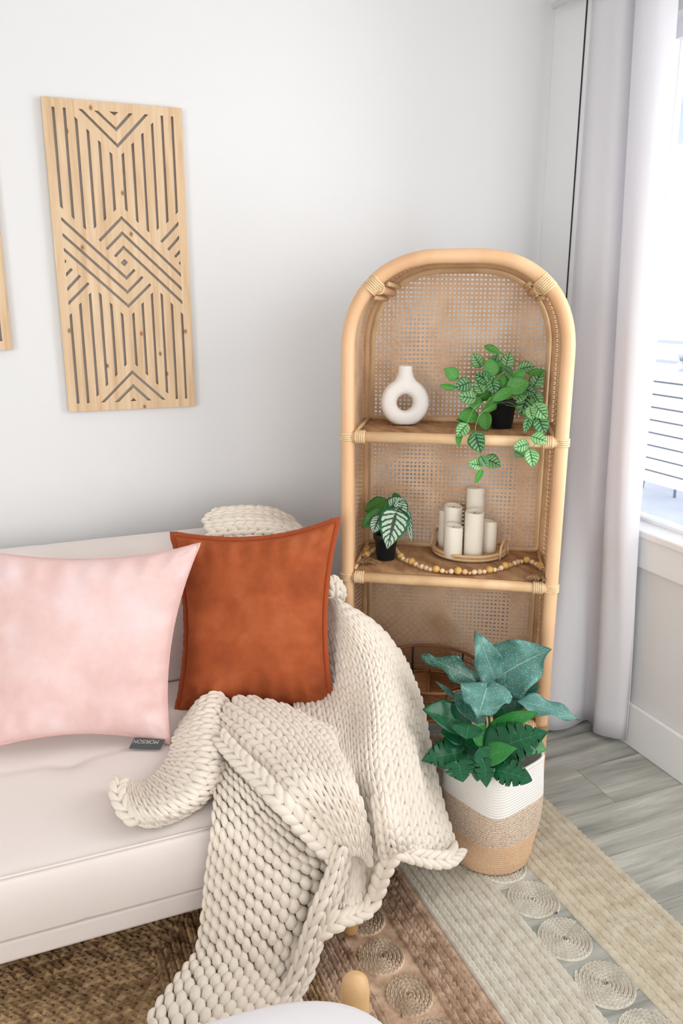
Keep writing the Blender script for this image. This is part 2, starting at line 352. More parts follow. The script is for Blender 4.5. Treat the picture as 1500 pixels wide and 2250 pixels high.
# ------------------------------------------------------------------ wooden wall panels
def wall_panel(ox, zb, label):
    Wm, z0, z1 = 418, -10, 932
    loops = []
    def poly(pts): loops.append(pts)
    def stroke(pl, w=4.6):
        L_, R_ = [], []
        for i, p in enumerate(pl):
            p = Vector(p)
            d1 = (p-Vector(pl[i-1])).normalized() if i > 0 else None; d2 = (Vector(pl[i+1])-p).normalized() if i < len(pl)-1 else None
            if d1 and d2:
                t = (d1+d2).normalized(); n = Vector((-t.y, t.x)); k = w/max(.2, n.dot(Vector((-d1.y, d1.x))))
                L_.append(p+n*k); R_.append(p-n*k)
            else:
                d = d1 or d2
                if abs(d.x) > .01 and abs(d.y) > .01:
                    hor = abs(p.y-907) < 3 or abs(p.y-16) < 3 or abs(p.y-906) < 3
                    ver = p.x < 30 or p.x > 388
                    n = Vector((-d.y, d.x))
                    if hor: e = Vector((1, 0)); k = w/e.dot(n); L_.append(p+e*k); R_.append(p-e*k)
                    elif ver: e = Vector((0, 1)); k = w/e.dot(n); L_.append(p+e*k); R_.append(p-e*k)
                    else: L_.append(p+n*w); R_.append(p-n*w)
        poly([tuple(q) for q in L_+R_[::-1]])
    def slot(x, t, b, st, sb, w=4.6):
        poly([(x-w, b+sb*w*-1), (x+w, b+sb*w), (x+w, t+st*w), (x-w, t-st*w)])
    xs = [31, 63, 95, 127, 159, 191, 227, 259, 291, 323, 355, 387]
    tt = [907, 907, 881, 850, 820, 789, 789, 820, 851, 882, 907, 907]; ts = [0, 0, -.9, -.9, -.9, -.9, .9, .9, .9, .9, 0, 0]
    tb = [621, 592, 562, 566, 590, 618, 620, 587, 559, 567, 589, 618]; bs = [-.9, -.9, -.9, .9, .9, .9, -.9, -.9, -.9, .9, .9, .9]
    for a in zip(xs, tt, tb, ts, bs): slot(*a)
    t2 = [302, 335, 366, 366, 335, 304, 304, 336, 367, 366, 335, 303]; s2 = [.9, .9, .9, -.9, -.9, -.9, .9, .9, .9, -.9, -.9, -.9]
    b2 = [16, 16, 39, 71, 102, 134, 133, 102, 70, 39, 16, 16]; sb2 = [0, 0, .9, .9, .9, .9, -.9, -.9, -.9, -.9, 0, 0]
    for a in zip(xs, t2, b2, s2, sb2): slot(*a)
    for pl in ([(27, 590), (213, 414), (241, 441)], [(27, 543), (213, 370), (265, 419)], [(27, 499), (213, 326), (289, 396)],
               [(137, 527), (210, 598), (391, 424)], [(157, 502), (209, 552), (391, 380)], [(181, 480), (210, 509), (391, 336)],
               [(331, 528), (391, 588)], [(352, 504), (391, 545)], [(373, 482), (391, 500)],
               [(27, 422), (47, 441)], [(27, 378), (70, 421)], [(27, 335), (94, 398)],
               [(109, 907), (213, 809), (308, 907)], [(155, 906), (212, 856), (260, 906)], [(109, 16), (211, 113), (311, 16)], [(155, 16), (211, 68), (262, 16)]): stroke(pl)
    poly([(210, 474), (222, 463), (209, 450), (197, 461)]); poly([(391, 472), (385, 463), (391, 455)]); poly([(27, 472), (33, 463), (27, 455)])
    poly([(195, 906), (222, 906), (209, 895)]); poly([(198, 16), (220, 16), (210, 28)])
    cu = bpy.data.curves.new('t', 'CURVE'); cu.dimensions = '2D'; cu.fill_mode = 'BOTH'; cu.extrude = .009; cu.bevel_depth = .0006
    def spl(pts):
        s = cu.splines.new('POLY'); s.points.add(len(pts)-1); s.use_cyclic_u = True
        for k, p in enumerate(pts): s.points[k].co = (p[0]/1000, p[1]/1000, 0, 1)
    spl([(0, z0), (Wm, z0), (Wm, z1), (0, z1)])
    for l in loops: spl(l)
    to = bpy.data.objects.new('t', cu); COL.objects.link(to)
    dg = bpy.context.evaluated_depsgraph_get(); me = bpy.data.meshes.new_from_object(to.evaluated_get(dg)); bpy.data.objects.remove(to)
    me.transform(Matrix.Rotation(PI/2, 4, 'X')); me.materials.clear(); me.materials.append(M_pine); me.name = 'wall_panel'
    for p in me.polygons: p.use_smooth = False; p.material_index = 0
    t = thing('wall_panel', label, 'wall art', (ox, -.0135, zb), 'carved wooden panels on the white wall')
    o = bpy.data.objects.new('carved_board', me); COL.objects.link(o); o.parent = t
    for hx in (.047, .371):
        b = MB(); b.box(ox+hx-.006, ox+hx+.006, -.0045, -.0002, zb+.89, zb+.92); b.build('hanger', M_dark, t, smooth=False)
wall_panel(.149, 1.25, 'tall carved wooden geometric panel hung whole on the white wall')
wall_panel(-.421, 1.455, 'wooden geometric panel cut off by the left edge of the picture')

# ------------------------------------------------------------------ rugs
def rug_mat(name, c1, c2, fuzz=.4):
    return mat(name, c1, .95, .05, .1, bump=(350, fuzz, .002), var=(28, c2, .38, .68))
M_jl = rug_mat('natural_jute', (236, 226, 204), (212, 198, 172)); M_jl2 = rug_mat('pale_jute', (240, 234, 218), (218, 208, 190))
M_jb = rug_mat('brown_jute', (226, 194, 166), (172, 136, 110), .9); M_jd = rug_mat('dark_jute', (214, 178, 134), (138, 106, 74), .9)
M_jc = rug_mat('tan_jute_coil', (234, 210, 182), (198, 168, 140), .7)
def plait(path, w, h, lump, z=0, closed=False, rnd=0):
    """braided strand along a 2-D path: two rows of slanted lumps"""
    b = MB(); L = 0; pts = [Vector((p[0], p[1], 0)) for p in path]; cum = [0]
    for a, c in zip(pts[:-1], pts[1:]): cum.append(cum[-1]+(c-a).length)
    L = cum[-1]; N = max(2, int(L/lump)); idx = 0
    out = []
    for s in range(2*N+1):
        d = L*s/(2*N)
        while idx < len(cum)-2 and cum[idx+1] < d: idx += 1
        f = (d-cum[idx])/max(1e-9, cum[idx+1]-cum[idx]); p = pts[idx].lerp(pts[idx+1], min(1, f)); t = (pts[idx+1]-pts[idx]).normalized(); n = Vector((-t.y, t.x, 0))
        hi = (s % 2 == 0); j = (rng.random()-.5)*rnd
        for u, hh, sh in ((-.97, 0, .5), (-.78, .7, .45), (-.35, 1, .15), (0, .5, 0), (.35, 1, .15), (.78, .7, .45), (.97, 0, .5)):
            left = u < 0
            up = (hi if left else not hi)
            zz = h*hh*(1 if up else .42) if abs(u) > .05 and abs(u) < .95 else h*hh*.8
            out.append(p+n*(u*w*.5)+t*(sh*lump*1.0)+Vector((0, 0, z+max(.0005, zz+j*h))))
    b.grid(out, 7, 2*N+1); return b
rug = thing('jute_rug', 'pale natural jute rug with braided bands and a row of coiled circles', 'rug', (1.19, -1.4, 0))
nL = 9; wL = (1.112-.892)/nL
for k in range(nL):
    x = .892+wL*(k+.5); plait([(x, -2.4), (x, -.35)], wL, .0115, .021).build('braid', M_jl2, rug)
nR = 10; wR = (1.487-1.243)/nR
for k in range(nR):
    x = 1.243+wR*(k+.5); plait([(x, -2.4), (x, -.42)], wR, .0115, .021).build('braid', M_jl, rug)
def coil(cx, cy, R, w, h, m, parent, seed=0, name='coiled_circle'):
    n = R/w; path = []; ph = seed*1.7
    for s in range(int(n*40)):
        a = s/40*2*PI; r = R-w*.5-w*(a/(2*PI))
        if r < w*.3: break
        path.append((cx+r*math.cos(a+ph), cy+r*math.sin(a+ph)))
    o = plait(path, w*1.05, h, .012).build(name, m, parent); return o
for k in range(9):
    cy = -1.272-.1495*(k-3)
    coil(1.174+.004*math.sin(k*3), cy, .0745, .0095, .0105, M_jl2, rug, k)
rug2 = thing('brown_rug', 'shaggy brown jute rug under the cream sofa', 'rug', (.2, -1.4, 0))
for k in range(5):
    x = .790+.0205*(k+.0); plait([(x, -2.4), (x, -.5)], .0215, .014, .017, rnd=.5).build('braid', M_jb, rug2)
for k in range(10): coil(.716+.006*math.sin(k*2.2), -1.295-.128*(k-5), .0625, .0105, .013, M_jc, rug2, k)
for k in range(5):
    x = .552+.0215*k; plait([(x, -2.4), (x, -.6)], .0225, .014, .017, rnd=.6).build('braid', M_jb, rug2)
# mitred centre of the brown rug: strands turn the corner
for k in range(16):
    e = .53-.0225*k; c = -.72-.0225*k*1.0
    plait([(-1.3, c), (e-.02, c), (e, c-.02), (e, -2.4)] if e > -.5 else [(-1.3, c), (e, c)], .0235, .014, .018, rnd=.6).build('braid', M_jb if k in (2,) else M_jd, rug2)
for k in range(22):
    yv = -.72-.0225*(16+k); plait([(-1.3, yv), (.17, yv)], .0235, .014, .018, rnd=.6).build('braid', M_jd, rug2)
b = MB(); b.box(-1.3, .89, -2.4, -.5, .0002, .0022); b.build('backing', M_jb, rug2, smooth=False)

# ------------------------------------------------------------------ sofa
SX0, SX1 = -1.25, .70
sofa = thing('sofa', 'cream upholstered armless sofa with tufted seat and round wooden legs', 'sofa', (-.2, -.7, 0))
def cushion(x0, x1, prof, seams_x, seam_p, m, name, parent, endr=.03, tuft=()):
    """prof: list of (y,z) closed outline (lofted along x with rounded ends); grooves at seams"""
    pr_ = catmull([(0, p[0], p[1]) for p in prof]+[(0, prof[0][0], prof[0][1])], 8)[:-1]
    cy = sum(p.y for p in pr_)/len(pr_); cz = sum(p.z for p in pr_)/len(pr_)
    xs = [x0, x0+endr*.1, x0+endr*.35, x0+endr]; x = x0+endr
    while x < x1-endr-.02: x += .02; xs.append(x)
    xs += [x1-endr, x1-endr*.35, x1-endr*.1, x1]
    pts = []
    for x in xs:
        e = min(x-x0, x1-x); q = 1 if e >= endr else math.sqrt(max(0, 1-(1-e/endr)**2)); ins = endr*(1-q)
        for p in pr_:
            d = Vector((0, cy-p.y, cz-p.z)); dl = d.length; g = ins
            for s in seams_x: g += .006*math.exp(-((x-s)/.008)**2)
            for (sy, sz) in seam_p: g += .006*math.exp(-(((p.y-sy)**2+(p.z-sz)**2)/.009**2))
            for (tx, ty, tz) in tuft: g += .018*math.exp(-(((x-tx)/.045)**2+((p.y-ty)**2+(p.z-tz)**2)/.045**2))
            q_ = p+d.normalized()*min(g, dl*.9); pts.append((x, q_.y, q_.z))
    b = MB(); n = len(pr_); b.grid(pts, n, len(xs), cu=True); b.f.append(tuple(range(n))[::-1]); b.f.append(tuple((len(xs)-1)*n+k for k in range(n)))
    return b.build(name, m, parent)
seat_prof = [(-1.203, .27), (-1.208, .34), (-1.205, .395), (-1.19, .418), (-1.13, .428), (-1.0, .434), (-.9, .434), (-.79, .434), (-.65, .434), (-.45, .43), (-.30, .42), (-.28, .36), (-.28, .28), (-.5, .262), (-.9, .262), (-1.15, .262)]
cushion(SX0, SX1, seat_prof, [.034, -.55], [(-.80, .434)], M_cream, 'seat_cushion', sofa, .035, [(.034, -.80, .434), (-.55, -.8, .434)])
back_prof = [(-0.455, .435), (-0.430, .55), (-0.385, .67), (-0.330, .78), (-0.285, .825), (-0.215, .845), (-0.155, .835), (-0.120, .79), (-0.145, .65), (-0.195, .5), (-0.225, .44)]
cushion(SX0, SX1, back_prof, [.034, -.55], [(-.385, .67)], M_cream, 'back_cushion', sofa, .035, [(.034, -.385, .67)])
b = MB(); b.box(SX0+.01, SX1-.008, -1.196, -.30, .205, .262); b.build('base_frame', M_cream, sofa, smooth=False, bevel=.008)
b = MB(); b.tube([(SX0+.03, -1.193, .421), (0, -1.196, .421), (SX1-.03, -1.193, .421)], .0035, 6); b.build('piping', M_cream, sofa)
def leg(x, y, dx, dy):
    b = MB(); b.lathe([(0, 0), (.015, .0), (.020, .006), (.0235, .07), (.026, .21), (0, .21)], 18, (0, 0, 0), Matrix(((1, 0, -dx, x), (0, 1, -dy, y), (0, 0, 1, .015), (0, 0, 0, 1))))
    b.build('leg', M_legw, sofa)
leg(.665, -1.20, .10, -.10); leg(-1.15, -1.20, -.1, -.1); leg(.62, -.42, .1, .1); leg(-1.15, -.42, -.1, .1)

# ottoman in the foreground
M_otto = mat('ottoman_fabric', (236, 234, 236), .8, .15, .2, bump=(700, .1, .0005))
def ottoman():
    t = thing('ottoman', 'white rounded ottoman at the bottom edge of the picture', 'ottoman', (.2, -1.95, 0))
    cx, cy, z0, z1 = .10, -2.0, .16, .445; hx, hy = .395, .30; pts = []; rows = []
    n = 64
    prof = [(.0, z0), (.6, z0), (.93, z0+.004), (.985, z0+.02), (1, z0+.06), (1, z1-.07), (.99, z1-.035), (.965, z1-.012), (.92, z1-.001), (.8, z1+.006), (.5, z1+.012), (0.001, z1+.014)]
    for (q, z) in prof:
        for k in range(n):
            a = 2*PI*k/n; ca, sa = math.cos(a), math.sin(a); e = 2/3.6
            pts.append((cx+q*hx*abs(ca)**e*(1 if ca > 0 else -1), cy+q*hy*abs(sa)**e*(1 if sa > 0 else -1), z))
    b = MB(); b.grid(pts, n, len(prof), cu=True); b.build('padded_seat', M_otto, t)
    for (x, y) in ((.478, -1.665), (-.30, -1.68), (-.30, -2.2), (.42, -2.2)):
        b = MB(); b.lathe([(0, 0), (.018, 0), (.026, .02), (.0275, .28), (.0275, .335), (.024, .353), (.014, .363), (0, .366)], 20, (x, y, 0.014 if x < .89 else 0)); b.build('leg', M_legw, t)
ottoman()

# ------------------------------------------------------------------ pillows
def pillow(name, label, c, th, m, mf, cup=.045, flange=.028, seedv=1, group=None, extra=None, sag=.0):
    TL, TR, BR, BL = [Vector(p) for p in c]
    nrm = (TR-TL).cross(BL-TL).normalized()
    if nrm.dot(CAM-TL) < 0: nrm = -nrm
    cen = (TL+TR+BR+BL)/4
    t = thing(name, label, 'pillow', ((BL+BR)/2).to_tuple())
    r = random.Random(seedv); ph = [r.uniform(0, 6) for _ in range(8)]
    def surf(u, v, side, grow=0):
        # u,v in [-1,1]; cupped edges
        cu_ = cup*(1-u*u)*(abs(v)**2.2)*(1 if v > 0 else -1); cv_ = cup*(1-v*v)*(abs(u)**2.2)*(1 if u > 0 else -1)
        uu = u; vv = v
        a = (uu+1)/2; bb = (vv+1)/2
        p = TL.lerp(TR, a).lerp(BL.lerp(BR, a), bb)
        hx = (TR-TL).length/2; hy = (BL-TL).length/2
        p = p-(TR-TL).normalized()*cv_*(1)-(BL-TL).normalized()*cu_
        w = (1-abs(u)**2.3)*(1-abs(v)**2.3); z = th*max(0, w)**.52
        z += .004*math.sin(6*u+ph[0]+3*v)*w+.003*math.sin(9*v+ph[1]-4*u)*w
        ed = max(abs(u), abs(v))
        z += .005*math.sin(26*(u if abs(v) > abs(u) else v)+ph[2])*sm(.5, .9, ed)*(1-sm(.93, 1, ed))
        z += .01*math.sin(3*u+ph[3])*(ed**4)*(1 if side > 0 else -1)
        return p+nrm*z*side
    n = 56; b = MB()
    lin_ = [math.sin((i/(n-1)-.5)*PI) *.35+ (i/(n-1)*2-1)*.65 for i in range(n)]
    for side in (1, -1):
        b.grid([surf(u, v, side) for v in lin_ for u in lin_], n, n)
    o = b.build('cover', m, t)
    # flange strip around the edge
    ring = []; N = 60
    for k in range(N): ring.append((-1+2*k/N, -1))
    for k in range(N): ring.append((1, -1+2*k/N))
    for k in range(N): ring.append((1-2*k/N, 1))
    for k in range(N): ring.append((-1, 1-2*k/N))
    pts = []
    for side, rr in ((1, 0), (1, 1), (-1, 1), (-1, 0)):
        for q, (u, v) in enumerate(ring):
            p = surf(u, v, 1); d = p-cen; d = (d-nrm*d.dot(nrm)); 
            ax = (TR-TL).normalized()*(1 if u > .999 else -1 if u < -.999 else 0)+(BL-TL).normalized()*(1 if v > .999 else -1 if v < -.999 else 0)
            if ax.length > 1.2: ax = ax*1.0
            wv = .0022*math.sin(q*2.3)+.0015*math.sin(q*.9)
            pts.append(p+ax*(flange*rr-.003)+nrm*(side*.0022+wv*rr-.004*rr))
    f = MB(); f.grid(pts, 4*N, 4, cu=True, cv=True); f.build('flange', mf, t)
    return t, surf, nrm
rc = [P(384, 1178, depth((.385, -.42, .917))), P(738, 1146, depth((.87, -.62, .96))), P(731, 1572, depth((.78, -.82, .40))), P(392, 1566, depth((.345, -.64, .43)))]
t_r, sr, nr_ = pillow('rust_pillow', 'rust orange velvet pillow with a stitched flange leaning on the sofa back', rc, .075, M_rust, M_rustd, .036, .018, 3)
pc = [P(-70, 1205, depth((-.12, -.50, .93))), P(438, 1194, depth((.447, -.645, .935))), P(372, 1634, depth((.29, -.84, .43))), P(-60, 1655, depth((-.18, -.72, .43)))]
t_p, sp, np_ = pillow('pink_pillow', 'pale pink velvet pillow with thin piped edge in front of the rust pillow', pc, .08, M_pink, M_pinkd, .040, .007, 11)
t_r.name = 'velvet_pillow'; t_p.name = 'velvet_pillow'
for o in (t_r, t_p): o['group'] = 'velvet pillows on the cream sofa'
# charcoal care tag with small pale lettering under the pink pillow
M_tag = mat('charcoal_tag', (84, 86, 88), .8); M_tagw = mat('tag_thread', (190, 188, 180), .8)
A = at(283, 1645, 'z', .441); B = at(352, 1647, 'z', .441); dx = (B-A).normalized(); dn = Vector((0, 0, 1)); dyv = dn.cross(dx)
b = MB(); up_ = at(295, 1622, 'z', .458)-A
pts = [A, B, B+up_*.9, A+up_]; b.add([p for p in pts]+[p+Vector((0, 0, .0015)) for p in pts], [(0, 1, 2, 3), (7, 6, 5, 4), (0, 4, 5, 1), (1, 5, 6, 2), (2, 6, 7, 3), (3, 7, 4, 0)])
tg = b.build('care_tag', M_tag, t_p, smooth=False); tg['label'] = 'charcoal cloth tag with pale woven letters'
cu = bpy.data.curves.new('t', 'FONT'); cu.body = 'MORISON'; cu.size = .0155; cu.extrude = .0003; cu.align_x = 'LEFT'
# the tag hangs turned over, so its letters stand upside down
to = bpy.data.objects.new('t', cu); COL.objects.link(to)
me = bpy.data.meshes.new_from_object(to.evaluated_get(bpy.context.evaluated_depsgraph_get())); bpy.data.objects.remove(to)
uu_ = up_.normalized(); Mx = Matrix((-dx, -uu_, dx.cross(uu_))).transposed().to_4x4(); me.transform(Matrix.Translation(A+dx*.072+up_*.82+dx.cross(uu_)*.003) @ Mx)
me.materials.clear(); me.materials.append(M_tagw); o = bpy.data.objects.new('tag_lettering', me); COL.objects.link(o); o.parent = tg
o.matrix_parent_inverse = Matrix()

# ------------------------------------------------------------------ knitted throw
throw = thing('knitted_throw', 'chunky cream knitted throw draped over the sofa corner', 'blanket', (.65, -1.1, .0))
def bicubic(ctrl, n=8):
    rows = [catmull(r, n) for r in ctrl]; cols = [catmull([r[i] for r in rows], n) for i in range(len(rows[0]))]
    return np.array([[tuple(c[j]) for c in cols] for j in range(len(cols[0]))])   # [v][u][3]
def ev(G, v, u):
    nv, nu = G.shape[:2]; fv = np.clip(v, 0, 1)*(nv-1); fu = np.clip(u, 0, 1)*(nu-1)
    i = np.minimum(fv.astype(int), nv-2); j = np.minimum(fu.astype(int), nu-2); a = (fv-i)[..., None]; b_ = (fu-j)[..., None]
    p = (G[i, j]*(1-a)+G[i+1, j]*a)*(1-b_)+(G[i, j+1]*(1-a)+G[i+1, j+1]*a)*b_
    ex_v = (v-np.clip(v, 0, 1))[..., None]*(nv-1); ex_u = (u-np.clip(u, 0, 1))[..., None]*(nu-1)
    return p+(G[i+1, j]-G[i, j])*ex_v+(G[i, j+1]-G[i, j])*ex_u
def knit(name, ctrl, sw=.036, shh=.027, mode='V', r=None, sheet=True, ncols=None, dens=1.0, sgn=None):
    G = bicubic(ctrl); NV, NU = G.shape[:2]
    du = np.gradient(G, axis=1); dv = np.gradient(G, axis=0); Nn = np.cross(du, dv); Nn /= np.linalg.norm(Nn, axis=2, keepdims=True)+1e-9
    cc = np.array(CAM); sg = sgn if sgn is not None else (1 if ((cc-G)*Nn).sum(2).mean() > 0 else -1); Nn *= sg
    for _ in range(2): Nn[1:-1, 1:-1] = (Nn[:-2, 1:-1]+Nn[2:, 1:-1]+Nn[1:-1, :-2]+Nn[1:-1, 2:])/4; Nn /= np.linalg.norm(Nn, axis=2, keepdims=True)
    lu = np.linalg.norm(np.diff(G, axis=1), axis=2).sum(1); lv = np.linalg.norm(np.diff(G, axis=0), axis=2).sum(0)
    nc = ncols or max(1, int(round(np.percentile(lu, 75)/sw))); nr = max(2, int(round(lv.mean()/shh)))
    # arc-length parametrisation along v
    cum = np.concatenate([[0], np.cumsum(np.linalg.norm(np.diff(G, axis=0), axis=2).mean(1))]); cum /= cum[-1]
    r = r or sw*.27
    A_, R_ = 8, 7
    th_ = np.linspace(0, 2*PI, A_, endpoint=False); sv = np.linspace(-1, 1, R_)
    lobes = []
    if mode == 'V':
        for i in range(nr+1):
            for c in range(nc):
                for s in (-1, 1): lobes.append((i, c, s))
        lobes = np.array(lobes, float)
        u0 = (lobes[:, 1]+.5+lobes[:, 2]*.25)/nc; v0 = lobes[:, 0]/nr
        slant_u = -lobes[:, 2]*.17/nc; half_v = .82/nr; nlift = .35
    else:
        for i in range(nr+1):
            for c in range(nc):
                for s in (-1, 1): lobes.append((i+(.5 if s > 0 else 0), c, s))
        lobes = np.array(lobes, float)
        u0 = (lobes[:, 1]+.5+lobes[:, 2]*.25)/nc; v0 = lobes[:, 0]/nr
        slant_u = np.full(len(lobes), .13/nc); half_v = .62/nr; nlift = .25
    k = len(lobes); jit = rng.normal(0, 1, (k, 3))
    u0 = u0+jit[:, 0]*.018/nc; v0 = v0+jit[:, 1]*.05/nr; rad = r*(1+jit[:, 2]*.07)
    rs = np.sqrt(np.maximum(0, 1-np.abs(sv)**2.6)); rs = np.maximum(rs, .05)
    S_, T_ = np.meshgrid(sv, th_, indexing='ij'); rs2 = rs[:, None]+0*T_
    vv = v0[:, None, None]+half_v*S_[None]; uu = u0[:, None, None]+slant_u[:, None, None]*S_[None] if hasattr(slant_u, '__len__') else u0[:, None, None]+slant_u*S_[None]
    ox = np.cos(T_)*rs2; oz = np.sin(T_)*rs2
    # remap v through arc length
    gv = lambda v: np.interp(v, cum, np.linspace(0, 1, NV))+(np.where(v < 0, v, 0)+np.where(v > 1, v-1, 0))
    vm = gv(vv); cp = ev(G, vm, uu); nn = ev(Nn, np.clip(vm, 0, 1), np.clip(uu, 0, 1)); nn /= np.linalg.norm(nn, axis=-1, keepdims=True)
    tu = ev(G, vm, uu+.01)-ev(G, vm, uu-.01); lw = np.linalg.norm(tu, axis=-1, keepdims=True); tu = tu/lw
    wloc = lw/.02/nc   # local column width
    wid = np.clip(wloc*(.29 if mode == 'V' else .31), r*.5, r*1.35)
    lift = nlift*r*(-S_[None] if mode == 'V' else (1-2*np.abs(S_[None])))[..., None]
    rr = rad[:, None, None, None]
    pts = cp+tu*(ox[None, ..., None]*wid)+nn*(oz[None, ..., None]*rr*1.0+lift)
    pts = pts.reshape(k, -1, 3); n1 = R_*A_
    fs = []
    for a in range(R_-1):
        for q in range(A_): fs.append((a*A_+q, a*A_+(q+1) % A_, (a+1)*A_+(q+1) % A_, (a+1)*A_+q))
    fs = np.array(fs); F_ = (fs[None]+(np.arange(k)*n1)[:, None, None]).reshape(-1, 4)
    V_ = pts.reshape(-1, 3)
    if sheet:
        sh_ = (G-Nn*r*.75).reshape(-1, 3); o = len(V_); ii = np.arange(NV-1)[:, None]*NU+np.arange(NU-1)[None]
        q = np.stack([ii, ii+1, ii+NU+1, ii+NU], -1).reshape(-1, 4)+o
        V_ = np.concatenate([V_, sh_]); F_ = np.concatenate([F_, q])
    return np_obj(name, V_, F_, M_wool, throw)
def hit(px, py, off=.03):
    """point of the throw lying off metres above seat or in front of the sofa face"""
    p = at(px, py, 'z', .434+off)
    if p.y < -1.205-off: p = at(px, py, 'y', -1.205-off)
    return p
Y = lambda px, py, y: at(px, py, 'y', y)
def YH(px, py, y, off=.035):
    a, b_ = at(px, py, 'y', y), hit(px, py, off)
    return a if depth(a) < depth(b_) else b_
# fold over the top of the backrest, stitches run sideways
knit('backrest_fold', [[Y(455, 1196, -.38), Y(458, 1166, -.365), Y(455, 1140, -.28), Y(478, 1122, -.24), Y(490, 1136, -.15)],
                       [Y(520, 1194, -.38), Y(522, 1160, -.37), Y(520, 1132, -.29), Y(528, 1117, -.25), Y(530, 1130, -.15)],
                       [Y(590, 1190, -.38), Y(590, 1160, -.37), Y(590, 1136, -.29), Y(590, 1120, -.25), Y(595, 1130, -.15)],
                       [Y(660, 1190, -.38), Y(660, 1168, -.365), Y(650, 1152, -.27), Y(640, 1140, -.25), Y(645, 1145, -.17)]], .042, .034)
# small bulge beside the pillow's right edge
knit('side_bulge', [[Y(700, 1274, -.56), Y(728, 1268, -.585), Y(750, 1282, -.575)], [Y(700, 1292, -.58), Y(735, 1292, -.60), Y(759, 1301, -.585)], [Y(700, 1325, -.57), Y(732, 1328, -.59), Y(752, 1322, -.58)]], .034, .026)
# right-hand drape
B_ = [[Y(640, 1330, -.45), Y(680, 1325, -.50), Y(712, 1318, -.56), Y(730, 1318, -.62), Y(745, 1324, -.64), Y(757, 1335, -.62)],
      [Y(640, 1400, -.50), Y(695, 1395, -.56), Y(738, 1380, -.66), Y(768, 1372, -.72), Y(800, 1366, -.72), Y(822, 1372, -.68)],
      [Y(640, 1490, -.58), Y(705, 1490, -.66), Y(760, 1470, -.79), Y(808, 1450, -.83), Y(850, 1440, -.80), Y(880, 1440, -.72)],
      [hit(650, 1590, .02), hit(718, 1592, .03), YH(772, 1575, -.87), Y(828, 1560, -1.0), Y(880, 1545, -.92), Y(920, 1530, -.82)],
      [hit(690, 1700, .02), hit(742, 1695, .03), YH(778, 1685, -1.06), Y(832, 1670, -1.17), Y(900, 1660, -1.06), Y(945, 1650, -.95)],
      [hit(715, 1810, .02), hit(760, 1800, .04), YH(796, 1785, -1.24, .03), Y(850, 1770, -1.31), Y(915, 1765, -1.17), Y(968, 1755, -1.06)],
      [Y(715, 1920, -1.24), Y(764, 1905, -1.275), Y(806, 1880, -1.235), Y(860, 1842, -1.34), Y(930, 1838, -1.24), Y(990, 1830, -1.12)],
      [Y(690, 2050, -1.28), Y(755, 2005, -1.31), Y(812, 1955, -1.25), Y(868, 1878, -1.29), Y(938, 1880, -1.26), Y(1004, 1876, -1.16)]]
knit('right_drape', B_, .039, .034)
def chain(name, path, w=.05, sh=.03, r=.012, thick=.008):
    """bound-off edge: one plaited column along a path"""
    pts = catmull(path, 6); ctrl = []
    for i in range(0, len(pts), 3):
        a = pts[max(i-1, 0)]; c = pts[min(i+1, len(pts)-1)]; t = (c-a).normalized(); vw = (CAM-pts[i]).normalized(); s = t.cross(vw).normalized()
        ctrl.append([pts[i]-s*w*.5, pts[i]+vw*thick, pts[i]+s*w*.5])
    return knit(name, ctrl, w, sh, 'V', r, False, 1)
chain('rolled_edge', [Y(1006, 1868, -1.19), Y(985, 1888, -1.26), Y(935, 1886, -1.28), Y(885, 1872, -1.30), Y(862, 1882, -1.30), Y(842, 1915, -1.29), Y(825, 1965, -1.28), Y(800, 2000, -1.29), Y(755, 2018, -1.33), Y(712, 2040, -1.33), Y(670, 2080, -1.34), Y(640, 2130, -1.35)], .036, .034, .0125, .008)
# front hanging sheet showing the reverse of the knitting
E_ = [[hit(500, 1628, .02), hit(520, 1640, .03), hit(545, 1665, .03), hit(575, 1695, .02)],
      [hit(475, 1720, .02), hit(530, 1730, .045), hit(590, 1750, .04), hit(640, 1765, .02)],
      [hit(465, 1820, .02), hit(535, 1830, .055), hit(620, 1840, .05), hit(700, 1850, .03)],
      [Y(452, 1920, -1.24), Y(530, 1935, -1.28), Y(630, 1935, -1.29), Y(735, 1925, -1.27)],
      [Y(443, 2010, -1.26), Y(525, 2030, -1.31), Y(620, 2035, -1.32), Y(715, 2010, -1.30)],
      [Y(428, 2090, -1.29), Y(510, 2120, -1.35), Y(600, 2130, -1.35), Y(680, 2110, -1.33)],
      [Y(385, 2150, -1.34), Y(470, 2190, -1.42), Y(570, 2210, -1.42), Y(660, 2190, -1.38)],
      [Y(325, 2235, -1.42), Y(420, 2280, -1.5), Y(540, 2290, -1.5), Y(650, 2260, -1.44)]]
knit('front_hang', E_, .040, .033, 'P', .0125)
# centre fold over the seat edge
C_ = [[hit(486, 1608, .05), hit(492, 1566, .06), hit(530, 1537, .06), hit(590, 1545, .06), hit(640, 1560, .05), hit(705, 1590, .04)],
      [hit(515, 1650, .06), hit(545, 1605, .085), hit(590, 1580, .09), hit(640, 1590, .08), hit(690, 1605, .06), hit(742, 1612, .03)],
      [hit(568, 1700, .06), hit(600, 1655, .09), hit(640, 1630, .10), hit(680, 1635, .09), hit(720, 1645, .07), hit(755, 1660, .03)],
      [hit(628, 1762, .06), hit(660, 1730, .09), hit(692, 1708, .10), hit(724, 1706, .10), hit(755, 1716, .09), hit(782, 1738, .07)],
      [hit(688, 1825, .07), hit(716, 1804, .09), hit(742, 1792, .105), hit(766, 1793, .11), hit(788, 1803, .105), hit(806, 1822, .09)],
      [hit(740, 1884, .08), hit(756, 1876, .10), hit(772, 1872, .11), hit(787, 1874, .11), hit(801, 1883, .105), hit(813, 1900, .09)]]
knit('centre_fold', C_, .039, .034)
